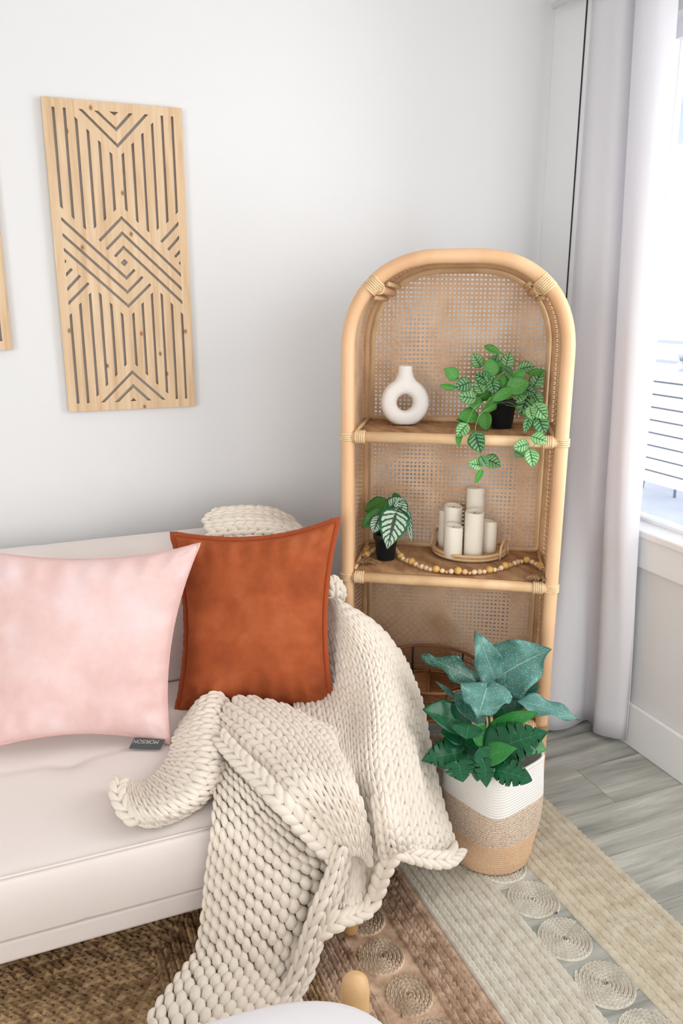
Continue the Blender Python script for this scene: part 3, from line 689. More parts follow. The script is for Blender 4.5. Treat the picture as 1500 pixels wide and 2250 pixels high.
chain('rolled_edge', [hit(484, 1622, .07), hit(520, 1662, .075), hit(568, 1708, .075), hit(625, 1770, .075), hit(680, 1828, .085), hit(738, 1885, .095)], .038, .032, .0125)
E2 = [[Y(735, 1868, -1.31), Y(752, 1872, -1.33), Y(770, 1880, -1.30)], [Y(712, 1930, -1.32), Y(733, 1942, -1.345), Y(752, 1952, -1.31)],
      [Y(688, 1985, -1.34), Y(710, 2000, -1.36), Y(730, 2012, -1.32)], [Y(665, 2050, -1.35), Y(688, 2060, -1.37), Y(708, 2070, -1.33)], [Y(640, 2130, -1.37), Y(662, 2140, -1.39), Y(684, 2145, -1.35)], [Y(600, 2200, -1.39), Y(622, 2210, -1.42), Y(644, 2215, -1.38)]]
knit('folded_strip', E2, .03, .032, ncols=2)
# left tail lying on the seat: stitches run across
D_ = [[hit(420, 1565, .03), hit(445, 1535, .06), hit(478, 1522, .06), hit(503, 1545, .03)],
      [hit(392, 1610, .02), hit(425, 1590, .06), hit(465, 1580, .065), hit(495, 1600, .03)],
      [hit(380, 1660, .02), hit(415, 1655, .055), hit(460, 1655, .065), hit(500, 1662, .03)],
      [hit(352, 1705, .02), hit(388, 1722, .055), hit(435, 1738, .06), hit(470, 1735, .02)],
      [hit(312, 1728, .02), hit(335, 1758, .055), hit(370, 1785, .055), hit(405, 1788, .01)],
      [hit(278, 1725, .03), hit(285, 1755, .05), hit(305, 1788, .045), hit(335, 1812, .01)],
      [hit(250, 1712, .04), hit(256, 1732, .045), hit(272, 1765, .03), hit(288, 1798, .01)]]
DT = [list(r) for r in zip(*D_)]
knit('left_tail', DT, .038, .036)
chain('rolled_edge', [hit(262, 1718, .05), hit(258, 1740, .05), hit(275, 1778, .04), hit(298, 1802, .03)], .032, .03, .011)

# ------------------------------------------------------------------ rattan shelf
P0 = Vector((.90, -.524, 0)); EX = (Vector((1.482, -.888, 0))-P0).normalized(); NY = Vector((-EX.y, EX.x, 0))
def SP(s, d, z): return P0+EX*s+NY*d+Vector((0, 0, z))
shelf = thing('rattan_shelf', 'tall arched rattan shelf unit with woven cane back', 'shelf', tuple(SP(.347, .16, 0)))
S0, S1 = .030, .667; TOPZ = 1.717; RC = .275; D = .335
def arch(inset=0, d=0, n=18, z0=.0):
    """arch path from left foot to right foot; superelliptic shoulders"""
    a, b_ = S0+inset, S1-inset; R = RC-inset; top = TOPZ-inset; out = []
    zc = top-R
    for k in range(14): out.append(SP(a, d, z0+(zc-z0)*k/14))
    for k in range(n+1):
        t = PI/2*k/n; e = 2/2.25; out.append(SP(a+R-R*math.cos(t)**e, d, zc+R*math.sin(t)**e))
    for k in range(1, 6): out.append(SP(a+R+(b_-a-2*R)*k/6, d, top))
    for k in range(n+1):
        t = PI/2*(1-k/n); e = 2/2.25; out.append(SP(b_-R+R*max(0, math.cos(t))**e, d, zc+R*math.sin(t)**e))
    for k in range(1, 15): out.append(SP(b_, d, zc+(z0-zc)*k/14))
    return out
def arch_pt(path, frac):
    return path[int(frac*(len(path)-1))]
fa = arch(); b = MB(); b.tube(fa, .0205, 14, up=NY); b.build('front_arch', M_ratt, shelf)
ba = arch(0, D); b = MB(); b.tube(ba, .0175, 12, up=NY); b.build('rear_arch', M_ratm, shelf)
b = MB(); b.tube(arch(.030, D-.012, z0=.25), .0095, 8, up=NY); b.build('inner_arch', M_ratl, shelf)
b = MB(); b.tube(arch(.014, D-.040, z0=.25), .010, 8, up=NY); b.build('side_moulding', M_ratm, shelf)
b = MB(); b.tube(arch(.012, .034, z0=.25), .007, 8, up=NY); b.build('front_moulding', M_ratm, shelf)
def wrap(p, t, r, n=5, pitch=.0062, name='binding'):
    t = t.normalized(); b = MB()
    x = t.orthogonal().normalized(); y = t.cross(x)
    for k in range(n):
        c = p+t*((k-(n-1)/2)*pitch); b.tube([c+x*math.cos(a)*r+y*math.sin(a)*r for a in [2*PI*q/18 for q in range(18)]], .0033, 6, closed=True)
    b.build(name, M_wrap, shelf)
# shoulder braces
for (s, sg) in ((.106, 1), (S0+S1-.106, -1)):
    p0 = SP(s, 0, 1.640); ins = (EX*sg-Vector((0, 0, 1)))*.017; b = MB(); b.tube([p0+ins*.6, SP(s, D-.01, 1.640)+ins*1.3], .0125, 10); b.build('shoulder_brace', M_ratt, shelf)
    for o in (-1, 1):
        q = Vector((0, 0, 1))*.026*o*.75+EX*.026*.75*o*sg; b = MB(); b.tube([SP(s, .04, 1.640)+q+ins, SP(s, D-.03, 1.640)+q+ins*1.3], .007, 8); b.build('brace_trim', M_ratl, shelf)
    wrap(p0, (EX*sg+Vector((0, 0, 1))), .0225, 7)
    wrap(p0+NY*.030+ins*.7, NY, .0145, 4)
LV = [(1.192, 1.200), (.738, .755), (.262, .278)]
for zr, zs in LV:
    b = MB(); b.tube([SP(S0, -.004, zr), SP(S1, -.004, zr)], .0165, 12); b.build('front_rail', M_ratl, shelf)
    b = MB(); b.tube([SP(S0, D-.02, zs+.004), SP(S1, D-.02, zs+.004)], .010, 8); b.build('rear_rail', M_ratl, shelf)
    for s, sg in ((S0, 1), (S1, -1)):
        b = MB(); b.tube([SP(s+.006*sg, .01, zr+.004), SP(s+.006*sg, D, zr+.004)], .0115, 8); b.build('side_rail', M_ratm, shelf)
        b = MB(); b.tube([SP(s+.022*sg, .016, zs+.004), SP(s+.022*sg, D-.02, zs+.004)], .006, 6); b.build('shelf_edging', M_ratl, shelf)
        wrap(SP(s, 0, zr), Vector((0, 0, 1)), .0215, 4)
        wrap(SP(s+.040*sg, -.004, zr), EX, .0175, 5)
    # woven shelf surface: many fine strips
    b = MB(); n = 84
    for k in range(n):
        d0 = .014+(D-.03)*k/n; hz = .0012*(k % 2)
        pts = []
        m_ = 60
        for q in range(m_+1):
            s = S0+.012+(S1-S0-.024)*q/m_; w = .0009*math.sin(q*PI/1.0+k*PI+.8*math.sin(q*.5))
            pts += [SP(s, d0, zs-.004+hz), SP(s, d0+.0018, zs-.0018+w+hz), SP(s, d0+.0036, zs-.004+hz)]
        b.grid(pts, 3, m_+1)
    o = b.build('woven_surface', M_shelf, shelf); o['kind'] = 'stuff'
    b = MB(); A0 = [SP(S0+.005, .0, zs-.016), SP(S1-.005, .0, zs-.016), SP(S1-.005, D-.02, zs-.016), SP(S0+.005, D-.02, zs-.016)]
    b.add(A0+[p+Vector((0, 0, .011)) for p in A0], [(0, 1, 2, 3), (7, 6, 5, 4), (0, 4, 5, 1), (1, 5, 6, 2), (2, 6, 7, 3), (3, 7, 4, 0)]); b.build('shelf_board', M_ratm, shelf, smooth=False)
# cane webbing back
def half_width(z):
    """inner limits of the arch at height z"""
    a, b_ = S0+.036, S1-.036; R = RC-.036; top = TOPZ-.036; zc = top-R
    if z <= zc: return a, b_
    if z >= top: return None
    y_ = (z-zc)/R; e = 2.25; c = (1-y_**e)**(1/e); return a+R-R*c, b_-R+R*c
b = MB(); px_, pz_ = .0141, .0141
def strip(p, q, wdir, off, n, w, ph):
    pts = []
    for k in range(n+1):
        c = p.lerp(q, k/n)+NY*(off+.0009*math.cos(k*PI+ph)); pts += [c-wdir*w*.5, c+wdir*w*.5]
    b.grid(pts, 2, n+1)
ns = int((S1-S0-.072)/px_)
topfun = {}
ZD = Vector((0, 0, 1)); rr = random.Random(5)
ztop_at = lambda s: max([z/1000 for z in range(1300, 1690, 3) if half_width(z/1000) and half_width(z/1000)[0] <= s <= half_width(z/1000)[1]] or [1.40])
for i in range(ns+1):
    s = S0+.036+(S1-S0-.072)*i/ns; zt = ztop_at(s); L_ = zt-.02; n = int(L_/(pz_))
    wd = .0072+.0022*math.sin(i*.5)*math.sin(i*.13)+rr.uniform(-.0006, .0006)
    dz = rr.uniform(-.001, .001)
    strip(SP(s+dz, D-.014, .06), SP(s+dz, D-.014, zt), EX, 0, n, wd, i*PI)
nz = int((TOPZ-.06-.04)/pz_)
dense = {}
for j in range(nz+1):
    z = .06+pz_*j; hw = half_width(z)
    if not hw: continue
    wd = .0076+rr.uniform(-.0008, .0008)+.0016*math.sin(j*.35)+(.0022 if z < .75 else 0)
    if rr.random() < .06: wd = .0118
    tilt = .003*math.sin(j*.21)
    strip(SP(hw[0], D-.0145, z-tilt), SP(hw[1], D-.0145, z+tilt), ZD, 0, int((hw[1]-hw[0])/px_), wd, j*PI)
# extra doubled strips where the cane is denser, low down on the left and right edge
for i in range(20):
    s = S0+.05+px_*(i+.5); zt = .60+.06*math.sin(i*.6); strip(SP(s, D-.0135, .28), SP(s, D-.0135, zt), EX, 0, 30, .0055, 0)
for i in range(5):
    s = S1-.036-px_*(i+.5); strip(SP(s, D-.0135, .28), SP(s, D-.0135, 1.30+.03*i), EX, 0, 60, .0058, 0)
for j in range(22):
    z = .30+pz_*(j+.5); strip(SP(S0+.04, D-.0135, z), SP(S0+.30+.02*math.sin(j), D-.0135, z), ZD, 0, 20, .0055, 0)
o = b.build('cane_back', M_cane, shelf, smooth=False); o['kind'] = 'stuff'
# side and top webbing follows the arch
b = MB(); N1 = 22
for k in range(N1):
    d0 = .045+(D-.095)*k/N1; path = arch(.004, d0, 18, .06); pts = []
    dd = (D-.095)/N1*.62
    for q, p in enumerate(path): pts += [p, p+NY*dd]
    b.grid(pts, 2, len(path))
path = []
pp = arch(.006, 0, 60, .06)
cum = [0]
for a_, c_ in zip(pp[:-1], pp[1:]): cum.append(cum[-1]+(c_-a_).length)
Lt = cum[-1]; nn = int(Lt/.0075); idx = 0
for k in range(nn):
    dd = Lt*k/nn
    while cum[idx+1] < dd: idx += 1
    f = (dd-cum[idx])/(cum[idx+1]-cum[idx]); p = pp[idx].lerp(pp[idx+1], f); t = (pp[idx+1]-pp[idx]).normalized(); w_ = .0046
    pts = []
    for q in range(9):
        d_ = .04+(D-.085)*q/8; nrm_ = t.cross(NY)*(.0012*(1 if (q+k) % 2 else -1)); c = p+NY*d_+nrm_; pts += [c-t*w_*.5, c+t*w_*.5]
    b.grid(pts, 2, 9)
o = b.build('cane_sides', M_cane, shelf, smooth=False); o['kind'] = 'stuff'
for s in (S0, S1): wrap(SP(s, 0, .262), Vector((0, 0, 1)), .0215, 4)

# ------------------------------------------------------------------ leaf materials and leaves
def leaf_mat(name, base, vein, edge, nside=7, slant=.9, vw=.10, ew=.86, rough=.4, speck=None, blotch=None, back=None):
    m = bpy.data.materials.new(name); m.use_nodes = True; nt = m.node_tree; b = nt.nodes['Principled BSDF']; L = nt.links.new
    b.inputs['Roughness'].default_value = rough; b.inputs['Specular IOR Level'].default_value = .4
    uv = nt.nodes.new('ShaderNodeUVMap'); sp = nt.nodes.new('ShaderNodeSeparateXYZ'); L(uv.outputs[0], sp.inputs[0])
    def mth(op, a, c=None, v=None):
        n = nt.nodes.new('ShaderNodeMath'); n.operation = op
        for i, x in enumerate((a, c)):
            if x is None: continue
            if isinstance(x, (int, float)): n.inputs[i].default_value = x
            else: L(x, n.inputs[i])
        return n.outputs[0]
    nz = nt.nodes.new('ShaderNodeTexNoise'); nz.inputs['Scale'].default_value = 9; L(uv.outputs[0], nz.inputs['Vector'])
    un = mth('ABSOLUTE', mth('SUBTRACT', mth('MULTIPLY', sp.outputs[0], 2), 1))           # 0 midrib .. 1 margin
    wob = mth('MULTIPLY', mth('SUBTRACT', nz.outputs['Fac'], .5), .5)
    ph = mth('ADD', mth('SUBTRACT', mth('MULTIPLY', sp.outputs[1], nside), mth('MULTIPLY', un, slant*1.6)), wob)
    fr = mth('ABSOLUTE', mth('SUBTRACT', mth('FRACT', ph), .5))                                # .5 on the side vein
    sidev = mth('GREATER_THAN', fr, mth('ADD', .5-vw, mth('MULTIPLY', un, .05)))
    mid = mth('LESS_THAN', un, vw*.55)
    veins = mth('MAXIMUM', sidev, mid)
    def mix(f, a, c):
        n = nt.nodes.new('ShaderNodeMix'); n.data_type = 'RGBA'
        if isinstance(f, (int, float)): n.inputs[0].default_value = f
        else: L(f, n.inputs[0])
        for i, x in ((6, a), (7, c)):
            if isinstance(x, tuple): n.inputs[i].default_value = (*lin(x), 1)
            else: L(x, n.inputs[i])
        return n.outputs[2]
    nb = nt.nodes.new('ShaderNodeTexNoise'); nb.inputs['Scale'].default_value = 5; L(uv.outputs[0], nb.inputs['Vector'])
    col = mix(nb.outputs['Fac'], tuple(int(x*.82) for x in base), tuple(min(255, int(x*1.15)) for x in base))
    if blotch:     # silvery patches between the veins
        inz = mth('MULTIPLY', mth('LESS_THAN', fr, .31), mth('MULTIPLY', mth('GREATER_THAN', un, .12), mth('LESS_THAN', mth('ADD', un, wob), .80)))
        col = mix(inz, col, blotch)
    if speck:
        mp = nt.nodes.new('ShaderNodeMapping'); mp.inputs['Scale'].default_value = (7, 10, 1); mp.inputs['Rotation'].default_value = (0, 0, .5); L(uv.outputs[0], mp.inputs[0])
        vo = nt.nodes.new('ShaderNodeTexVoronoi'); L(mp.outputs[0], vo.inputs['Vector'])
        n2 = nt.nodes.new('ShaderNodeTexNoise'); n2.inputs['Scale'].default_value = 14; L(uv.outputs[0], n2.inputs['Vector'])
        thr = mth('MULTIPLY', mth('GREATER_THAN', n2.outputs['Fac'], .42), .23)
        col = mix(mth('LESS_THAN', vo.outputs['Distance'], thr), col, speck)
        col = mix(mid, col, vein)
    else: col = mix(veins, col, vein)
    if edge: col = mix(mth('GREATER_THAN', un, ew), col, edge)
    L(col, b.inputs['Base Color'])
    bp = nt.nodes.new('ShaderNodeBump'); bp.inputs['Strength'].default_value = .4; bp.inputs['Distance'].default_value = .0015; bp.invert = True
    L(veins, bp.inputs['Height']); L(bp.outputs[0], b.inputs['Normal'])
    b.inputs['Subsurface Weight'].default_value = 0
    return m
ML_var = leaf_mat('melon_leaf', (140, 190, 124), (38, 92, 56), (94, 156, 88), 6, .8, .15)
ML_var2 = leaf_mat('dark_melon_leaf', (108, 164, 104), (26, 74, 46), (60, 120, 66), 6, .8, .20)
ML_grn = leaf_mat('bright_leaf', (78, 148, 62), (112, 176, 88), None, 6, .8, .05)
ML_beg = leaf_mat('begonia_leaf', (34, 98, 66), (84, 62, 58), (38, 108, 66), 7, 1.1, .085, .93, .4, blotch=(184, 212, 188))
ML_beg2 = leaf_mat('begonia_leaf_back', (58, 122, 52), (90, 60, 52), None, 7, 1.1, .07)
ML_spk = leaf_mat('speckled_leaf', (84, 136, 128), (140, 180, 164), None, 6, .8, .04, .9, .36, speck=(206, 226, 190))
ML_spk2 = leaf_mat('dark_speckled_leaf', (30, 78, 66), (90, 130, 110), None, 6, .8, .04, .9, .36, speck=(170, 204, 170))
ML_mon = leaf_mat('monstera_leaf', (20, 84, 50), (44, 120, 72), None, 6, .7, .035, .9, .26)
ML_mon2 = leaf_mat('pale_monstera_leaf', (44, 120, 52), (80, 150, 80), None, 6, .7, .035, .9, .28)
M_stem = mat('green_stem', (110, 160, 84), .5); M_stemd = mat('dark_stem', (60, 110, 66), .5)

def leaf_mesh(base, tip, width, nrm, m, shape='oval', bend=.15, fold=.15, wave=.0, cuts=None, nu=8, nv=14, name='leaf', parent=None, seed=0):
    base, tip, nrm = Vector(base), Vector(tip), Vector(nrm); L_ = (tip-base).length; ax = (tip-base).normalized()
    nr = (nrm-ax*nrm.dot(ax)).normalized(); sx = ax.cross(nr); r = random.Random(seed); p0 = r.uniform(0, 6)
    pts = []; uvs = []
    for j in range(nv+1):
        v = j/nv
        if shape == 'oval': w = math.sin(PI*v**.85)**.75
        elif shape == 'heart': w = (min(1, (v/.16))**.5)*(1-max(0, (v-.18)/.82)**1.7)
        elif shape == 'lance': w = math.sin(PI*v**.7)**.9
        else: w = math.sin(PI*v**.8)**.6
        if j in (0, nv): w = max(w, .02) if j == nv else .04
        for i in range(nu+1):
            u = i/nu*2-1; x = u*w*width*.5
            back = 0
            if shape == 'heart': back = -.16*L_*abs(u)**1.5*max(0, 1-v/.35)
            c = 0
            if cuts and abs(u) > .35:
                ph = ((v-.10*(abs(u)-.35))*cuts) % 1
                if ph < .17 and .1 < v < .85: c = 1
            z = bend*L_*(-(v-.4)**2+.16)*1.6-(fold*abs(u)**1.3*w*width*.5)*(-1)
            z = bend*L_*(.16-(v-.4)**2)*1.6 + fold*abs(u)**1.3*w*width*.5*1.0
            z += wave*width*math.sin(v*13+p0+(2 if u > 0 else 0))*abs(u)**2
            if c: x = math.copysign(min(abs(x), .42*w*width*.5), x)
            pts.append(base+ax*(v*L_+back)+sx*x+nr*z); uvs.append((i/nu, max(v, 1e-4)))
    b = MB(); b.grid(pts, nu+1, nv+1, uv=uvs); o = b.build(name, m, parent)
    s = o.modifiers.new('s', 'SOLIDIFY'); s.thickness = .0006; s.offset = 0
    return o
def stem(path, r, m, parent, name='stem'):
    b = MB(); b.tube(catmull(path, 4), r, 6); return b.build(name, m, parent)
def toward(p): return (CAM-Vector(p)).normalized()
def jitn(p, s, r): return (toward(p)+Vector((r.gauss(0, s), r.gauss(0, s), r.gauss(0, s)+.25))).normalized()

def pot(name, label, px, py, z, r0, r1, h, group=None, c=None):
    c = c or at(px, py, 'z', z); t = thing(name, label, 'potted plant', tuple(c))
    b = MB(); b.lathe([(0, 0), (r0*.96, 0), (r0, .002), (r0+(r1-r0)*.74, h*.78), (r1*1.02, h*.79), (r1*1.06, h*.995), (r1*1.02, h), (r1*.95, h*.985), (r1*.93, h*.85), (0, h*.85)], 32, tuple(c)); b.build('pot', M_black, t)
    b = MB(); b.lathe([(0, h*.9), (r1*.5, h*.89), (r1*.93, h*.86)], 20, tuple(c)); b.build('soil', M_soil, t)
    return t, c
# ---- trailing plant on the upper shelf
zs = 1.2025
c_tp = at(1101, 938, 'z', zs)
tp, c = pot('trailing_plant', 'trailing plant with striped green leaves in a black pot on the upper shelf', 0, 0, zs, .034, .046, .092, c=c_tp)
dT = depth(c)
crop2 = [(852,700,240,95,'V'),(700,780,215,95,'G'),(680,855,188,95,'GT'),(770,845,160,100,'D'),(795,920,190,105,'V'),(865,855,245,95,'V'),(840,950,100,85,'G'),(800,1030,170,115,'G'),(900,1060,80,110,'G'),(930,745,265,115,'G'),(915,790,262,80,'V'),(985,835,300,120,'G'),(965,740,280,100,'G'),(1030,705,285,105,'V'),(1030,770,40,75,'D'),(1100,785,330,90,'G'),(1140,745,350,100,'V'),(1205,772,350,110,'GT'),(1205,820,300,115,'V'),(1090,850,345,140,'G'),(1150,880,20,90,'D'),(1100,910,120,95,'V'),(1130,960,110,135,'D'),(1205,930,60,95,'V'),(1225,1000,50,115,'V'),(1230,1080,70,115,'D'),(1147,1075,108,110,'DT'),(1215,1165,20,100,'V'),(1110,1205,165,90,'V'),(765,1060,200,70,'D'),(765,1112,130,95,'V'),(748,1160,100,95,'GT'),(855,1180,75,130,'D'),(945,640,25,110,'GT'),(925,960,130,110,'G'),(945,850,80,100,'D'),(1000,905,150,150,'GT'),(885,800,200,95,'D'),(960,690,300,60,'D'),(1060,820,10,90,'V'),(1170,1010,80,80,'V'),(890,900,200,90,'G'),(1040,870,330,110,'G')]
crop3 = [(840,270,190,80,'V'),(890,250,60,70,'D'),(940,255,25,110,'V'),(862,340,120,85,'GT'),(1170,230,80,105,'V'),(1100,207,30,60,'D')]
rr = random.Random(3)
lst = [(730+a/2.679, 530+b_/2.679, an, l/2.679, k) for a, b_, an, l, k in crop2]+[(730+a/2.679, 920+b_/2.679, an, l/2.679, k) for a, b_, an, l, k in crop3]
top = c+Vector((0, 0, .085)); toppx = (1100, 882)
for i, (x, y_, an, l, k) in enumerate(lst):
    rad = math.hypot(x-1100, y_-870)
    dd = dT-.02-rr.uniform(0, .05)
    if y_ > 930: dd = depth(SP((x-748)/500*.69, -.042, 1.16))-rr.uniform(0, .012)
    if 1070 < x < 1135 and y_ > 860: dd = dT-.07
    if x > 1150 and y_ <= 930: dd = min(dd, depth(SP(.60, -.02, 1.2))-.03) if y_ > 900 else dT-.02-rr.uniform(0, .03)
    a = math.radians(an); hx, hy = math.cos(a)*l*.52, math.sin(a)*l*.52
    bp_ = P(x-hx, y_-hy, dd+.006); tp_ = P(x+hx, y_+hy, dd-.006)
    m = {'V': ML_var, 'D': ML_var2, 'G': ML_grn}[k[0]]; L_ = (tp_-bp_).length; wd = L_*(.42 if len(k) > 1 else .80)
    leaf_mesh(bp_, tp_, wd, jitn(bp_, .32, rr), m, 'oval', .16, .22, .03, nu=6, nv=10, parent=tp, seed=i)
    # twig from the pot to the leaf
    if i % 2 == 0 or rad < 60:
        mid_ = top.lerp(bp_, .5)+Vector((0, 0, .018 if y_ < 930 else .0)); 
        if y_ > 940: continue
        stem([top+Vector((rr.uniform(-.02, .02), rr.uniform(-.02, .02), -.01)), mid_, bp_], .0011, M_stem, tp, 'twig')
def pxs(l, d): return [P(x, y_, d) for x, y_ in l]
stem([top]+pxs([(1060, 905), (1046, 930), (1044, 960), (1052, 990), (1050, 1020), (1052, 1050), (1050, 1062)], depth(SP(.42, -.040, 1.17))), .0012, M_stem, tp, 'vine')
stem([top]+pxs([(1150, 900), (1170, 930), (1180, 960), (1170, 985), (1165, 1000)], depth(SP(.57, -.040, 1.17))), .0012, M_stem, tp, 'vine')
stem([top]+pxs([(1050, 890), (1030, 920), (1018, 950), (1008, 975)], depth(SP(.37, -.040, 1.17))), .0012, M_stem, tp, 'vine')
stem([top]+pxs([(1120, 820), (1110, 785), (1092, 768), (1070, 764)], dT-.02), .0012, M_stem, tp, 'vine')

# ---- begonia on the middle shelf
zs2 = .7575; cb_ = at(847, 1226, 'z', zs2)
bg, c = pot('begonia_plant', 'dark veined begonia with silver patched leaf in a small black pot', 0, 0, zs2, .031, .041, .088, c=cb_)
dB = depth(c); topb = c+Vector((0, 0, .08)); f3 = lambda x, y_: (730+x/2.679, 920+y_/2.679)
for i, (bx, by, tx, ty, w, dd, m, sh, up_b) in enumerate([(375, 555, 322, 765, 180, -.070, ML_beg, 'heart', .2), (345, 520, 430, 470, 110, -.03, ML_beg, 'heart', .6), (385, 470, 420, 590, 90, -.035, ML_beg, 'oval', .5),
        (330, 480, 190, 545, 100, -.02, ML_beg2, 'oval', .8), (320, 505, 205, 500, 80, -.01, ML_beg2, 'oval', .9), (300, 540, 175, 640, 95, -.045, ML_beg2, 'oval', .3), (280, 570, 240, 670, 90, -.055, ML_beg, 'oval', .2),
        (430, 520, 468, 730, 46, -.04, ML_beg, 'lance', .3), (420, 540, 455, 640, 60, -.025, ML_beg2, 'lance', .5), (300, 560, 330, 690, 90, -.03, ML_beg2, 'oval', .4), (350, 480, 400, 455, 70, -.01, ML_beg2, 'oval', .8)]):
    b0 = P(*f3(bx, by), dB+dd+.01); t0 = P(*f3(tx, ty), dB+dd-.005); ww = w/2.679/FPX*dB
    leaf_mesh(b0, t0, ww, (toward(b0)+Vector((0, 0, up_b))), m, sh, .18, .12, .04, parent=bg, seed=i)
    stem([topb+Vector((0, 0, -.01)), topb.lerp(b0, .5)+Vector((0, 0, .03)), b0], .0014, M_stemd, bg, 'petiole')

# ------------------------------------------------------------------ ring vase
M_vase = mat('chalk_ceramic', (238, 234, 228), .85, .15, bump=(260, .35, .0012), var=(140, (222, 218, 211), .62, .78))
def vase():
    c = at(888, 932, 'z', 1.2025); t = thing('ring_vase', 'off-white ceramic ring vase with a hole through its middle', 'vase', tuple(c))
    yaw = math.atan2(CAM.y-c.y, CAM.x-c.x)+PI/2+.12; Mz = Matrix.Translation(c) @ Matrix.Rotation(yaw, 4, 'Z')
    b = MB(); Ro, Ri = .0785, .0265; Rc = (Ro+Ri)/2; rm = (Ro-Ri)/2; th = .029; pts = []; nU, nV = 56, 24; cz = .0715
    for i in range(nU):
        a = 2*PI*i/nU
        for j in range(nV):
            q = 2*PI*j/nV; e = 2/2.5; cq, sq = math.cos(q), math.sin(q)
            rad = Rc+rm*math.copysign(abs(cq)**e, cq); yv = th*math.copysign(abs(sq)**e, sq)
            x, z = rad*math.cos(a), cz+rad*math.sin(a)
            z = max(z, .0006+.0*z); pts.append(Mz @ Vector((x*1.0, yv, z)))
    b.grid(pts, nV, nU, cu=True, cv=True)
    prof = [(0, -.030, 1), (.056, -.030, .44), (.044, -.018, .56), (.034, -.006, .74), (.027, .006, .92), (.0235, .018, 1), (.0225, .030, 1), (.0225, .040, 1), (.0195, .041, 1), (.0185, .02, 1), (0, .018, 1)]; pts = []
    for (q, z, ys_) in prof:
        for k in range(36): an = 2*PI*k/36; pts.append(Mz @ Vector((q*math.cos(an), q*ys_*math.sin(an), cz+Ro+z)))
    b.grid(pts, 36, len(prof), cu=True)
    o = b.build('body', M_vase, t); r = o.modifiers.new('r', 'REMESH'); r.mode = 'VOXEL'; r.voxel_size = .0018; r.use_smooth_shade = True
    s = o.modifiers.new('s', 'SMOOTH'); s.iterations = 22; s.factor = .6
vase()

# ------------------------------------------------------------------ candles on a tray
M_cand = mat('ivory_wax', (246, 240, 224), .55, .3); M_cand.node_tree.nodes['Principled BSDF'].inputs['Subsurface Weight'].default_value = .15
M_cand.node_tree.nodes['Principled BSDF'].inputs['Subsurface Radius'].default_value = (.01, .008, .005)
ct = at(1030, 1212, 'z', .757); RTR = .122
tray = thing('round_tray', 'round woven bamboo tray with two hooped handles on the middle shelf', 'tray', tuple(ct))
M_tray = mat('bamboo_weave', (222, 184, 136), .55, .3, var=(90, (196, 154, 106), .4, .7, (1, .15, 1)))
b = MB(); b.lathe([(0, 0), (RTR-.003, 0), (RTR-.003, .006), (0, .006)], 48, tuple(ct)); b.build('woven_base', M_tray, tray, smooth=False)
for k in range(22):   # woven slats of the base
    x = -RTR+.006+k*(2*RTR-.012)/21; h = math.sqrt(max(0, (RTR-.004)**2-x*x)); bb = MB(); M2 = Matrix.Translation(ct) @ Matrix.Rotation(.5, 4, 'Z'); bb.box(x-.0046, x+.0046, -h, h, .006, .0068+.0004*(k % 2), M2); bb.build('slat', M_tray, tray, smooth=False)
for z, r_ in ((.007, .0055), (.019, .006)):
    b = MB(); b.tube([ct+Vector((RTR*math.cos(a), RTR*math.sin(a), z)) for a in [2*PI*k/56 for k in range(56)]], r_, 8, closed=True); b.build('rim', M_ratl, tray)
b = MB(); pts = []
for z in (.004, .022):
    for k in range(56): a = 2*PI*k/56; pts.append(ct+Vector((RTR*math.cos(a), RTR*math.sin(a), z)))
b.grid(pts, 56, 2, cu=True); b.build('side_band', M_tray, tray)
hd = (EX*.93-NY*.38).normalized(); hs = Vector((-hd.y, hd.x, 0))
for sg in (1, -1):
    o = ct+hd*(RTR+.004)*sg; path = []
    for k in range(17):
        a = PI*k/16; path.append(o+hs*(-.034*math.cos(a))+Vector((0, 0, .022+.040*math.sin(a)**.9)))
    path = [path[0]-Vector((0, 0, .02))]+path+[path[-1]-Vector((0, 0, .02))]
    b = MB(); b.tube(path, .0042, 8); b.build('handle', M_ratl, tray)
def candle(px, py, topy, wpx, label, dd=0):
    c = at(px, py, 'z', .7642); d = depth(c); R = wpx/2/FPX*d; h = (P(px, topy+4, d)-P(px, py, d)).length*1.02/ math.cos(math.radians(20))
    hz = at(px, topy+3, 'y', c.y).z-c.z
    t = thing('pillar_candle', label, 'candle', tuple(c), 'ivory flameless candles on the round tray')
    n = 36; prof = [(0, 0), (R*.97, 0), (R, .002), (R, hz*.5), (R*.995, hz-.004), (R*.97, hz), (R*.86, hz-.0005), (R*.78, hz-.006), (R*.5, hz-.010), (0, hz-.011)]; pts = []; r = random.Random(px); p0 = r.uniform(0, 6)
    for (q, z) in prof:
        for k in range(n):
            a = 2*PI*k/n; wv = (.0035*math.sin(a+p0)+.0018*math.sin(2*a+p0)) if z > hz-.005 and q > R*.8 else 0
            pts.append((c.x+q*math.cos(a), c.y+q*math.sin(a), c.z+z+wv))
    b = MB(); b.grid(pts, n, len(prof), cu=True); b.build('wax_body', M_cand, t)
    b = MB(); b.tube([c+Vector((0, 0, hz-.012)), c+Vector((0, 0, hz-.003))], .0012, 6); b.build('wick', M_black, t)
candle(994, 1222, 1152, 40, 'short ivory candle in the front left of the tray')
candle(1038, 1220, 1120, 41, 'tall ivory candle at the front centre of the tray')
candle(1072, 1210, 1142, 33, 'slim ivory candle at the right of the tray')
candle(992, 1207, 1108, 39, 'ivory candle behind the short one at the left of the tray')
candle(1039, 1203, 1069, 38, 'tallest ivory candle at the back of the tray')
candle(974, 1199, 1118, 24, 'narrow ivory candle mostly hidden at the far left back')

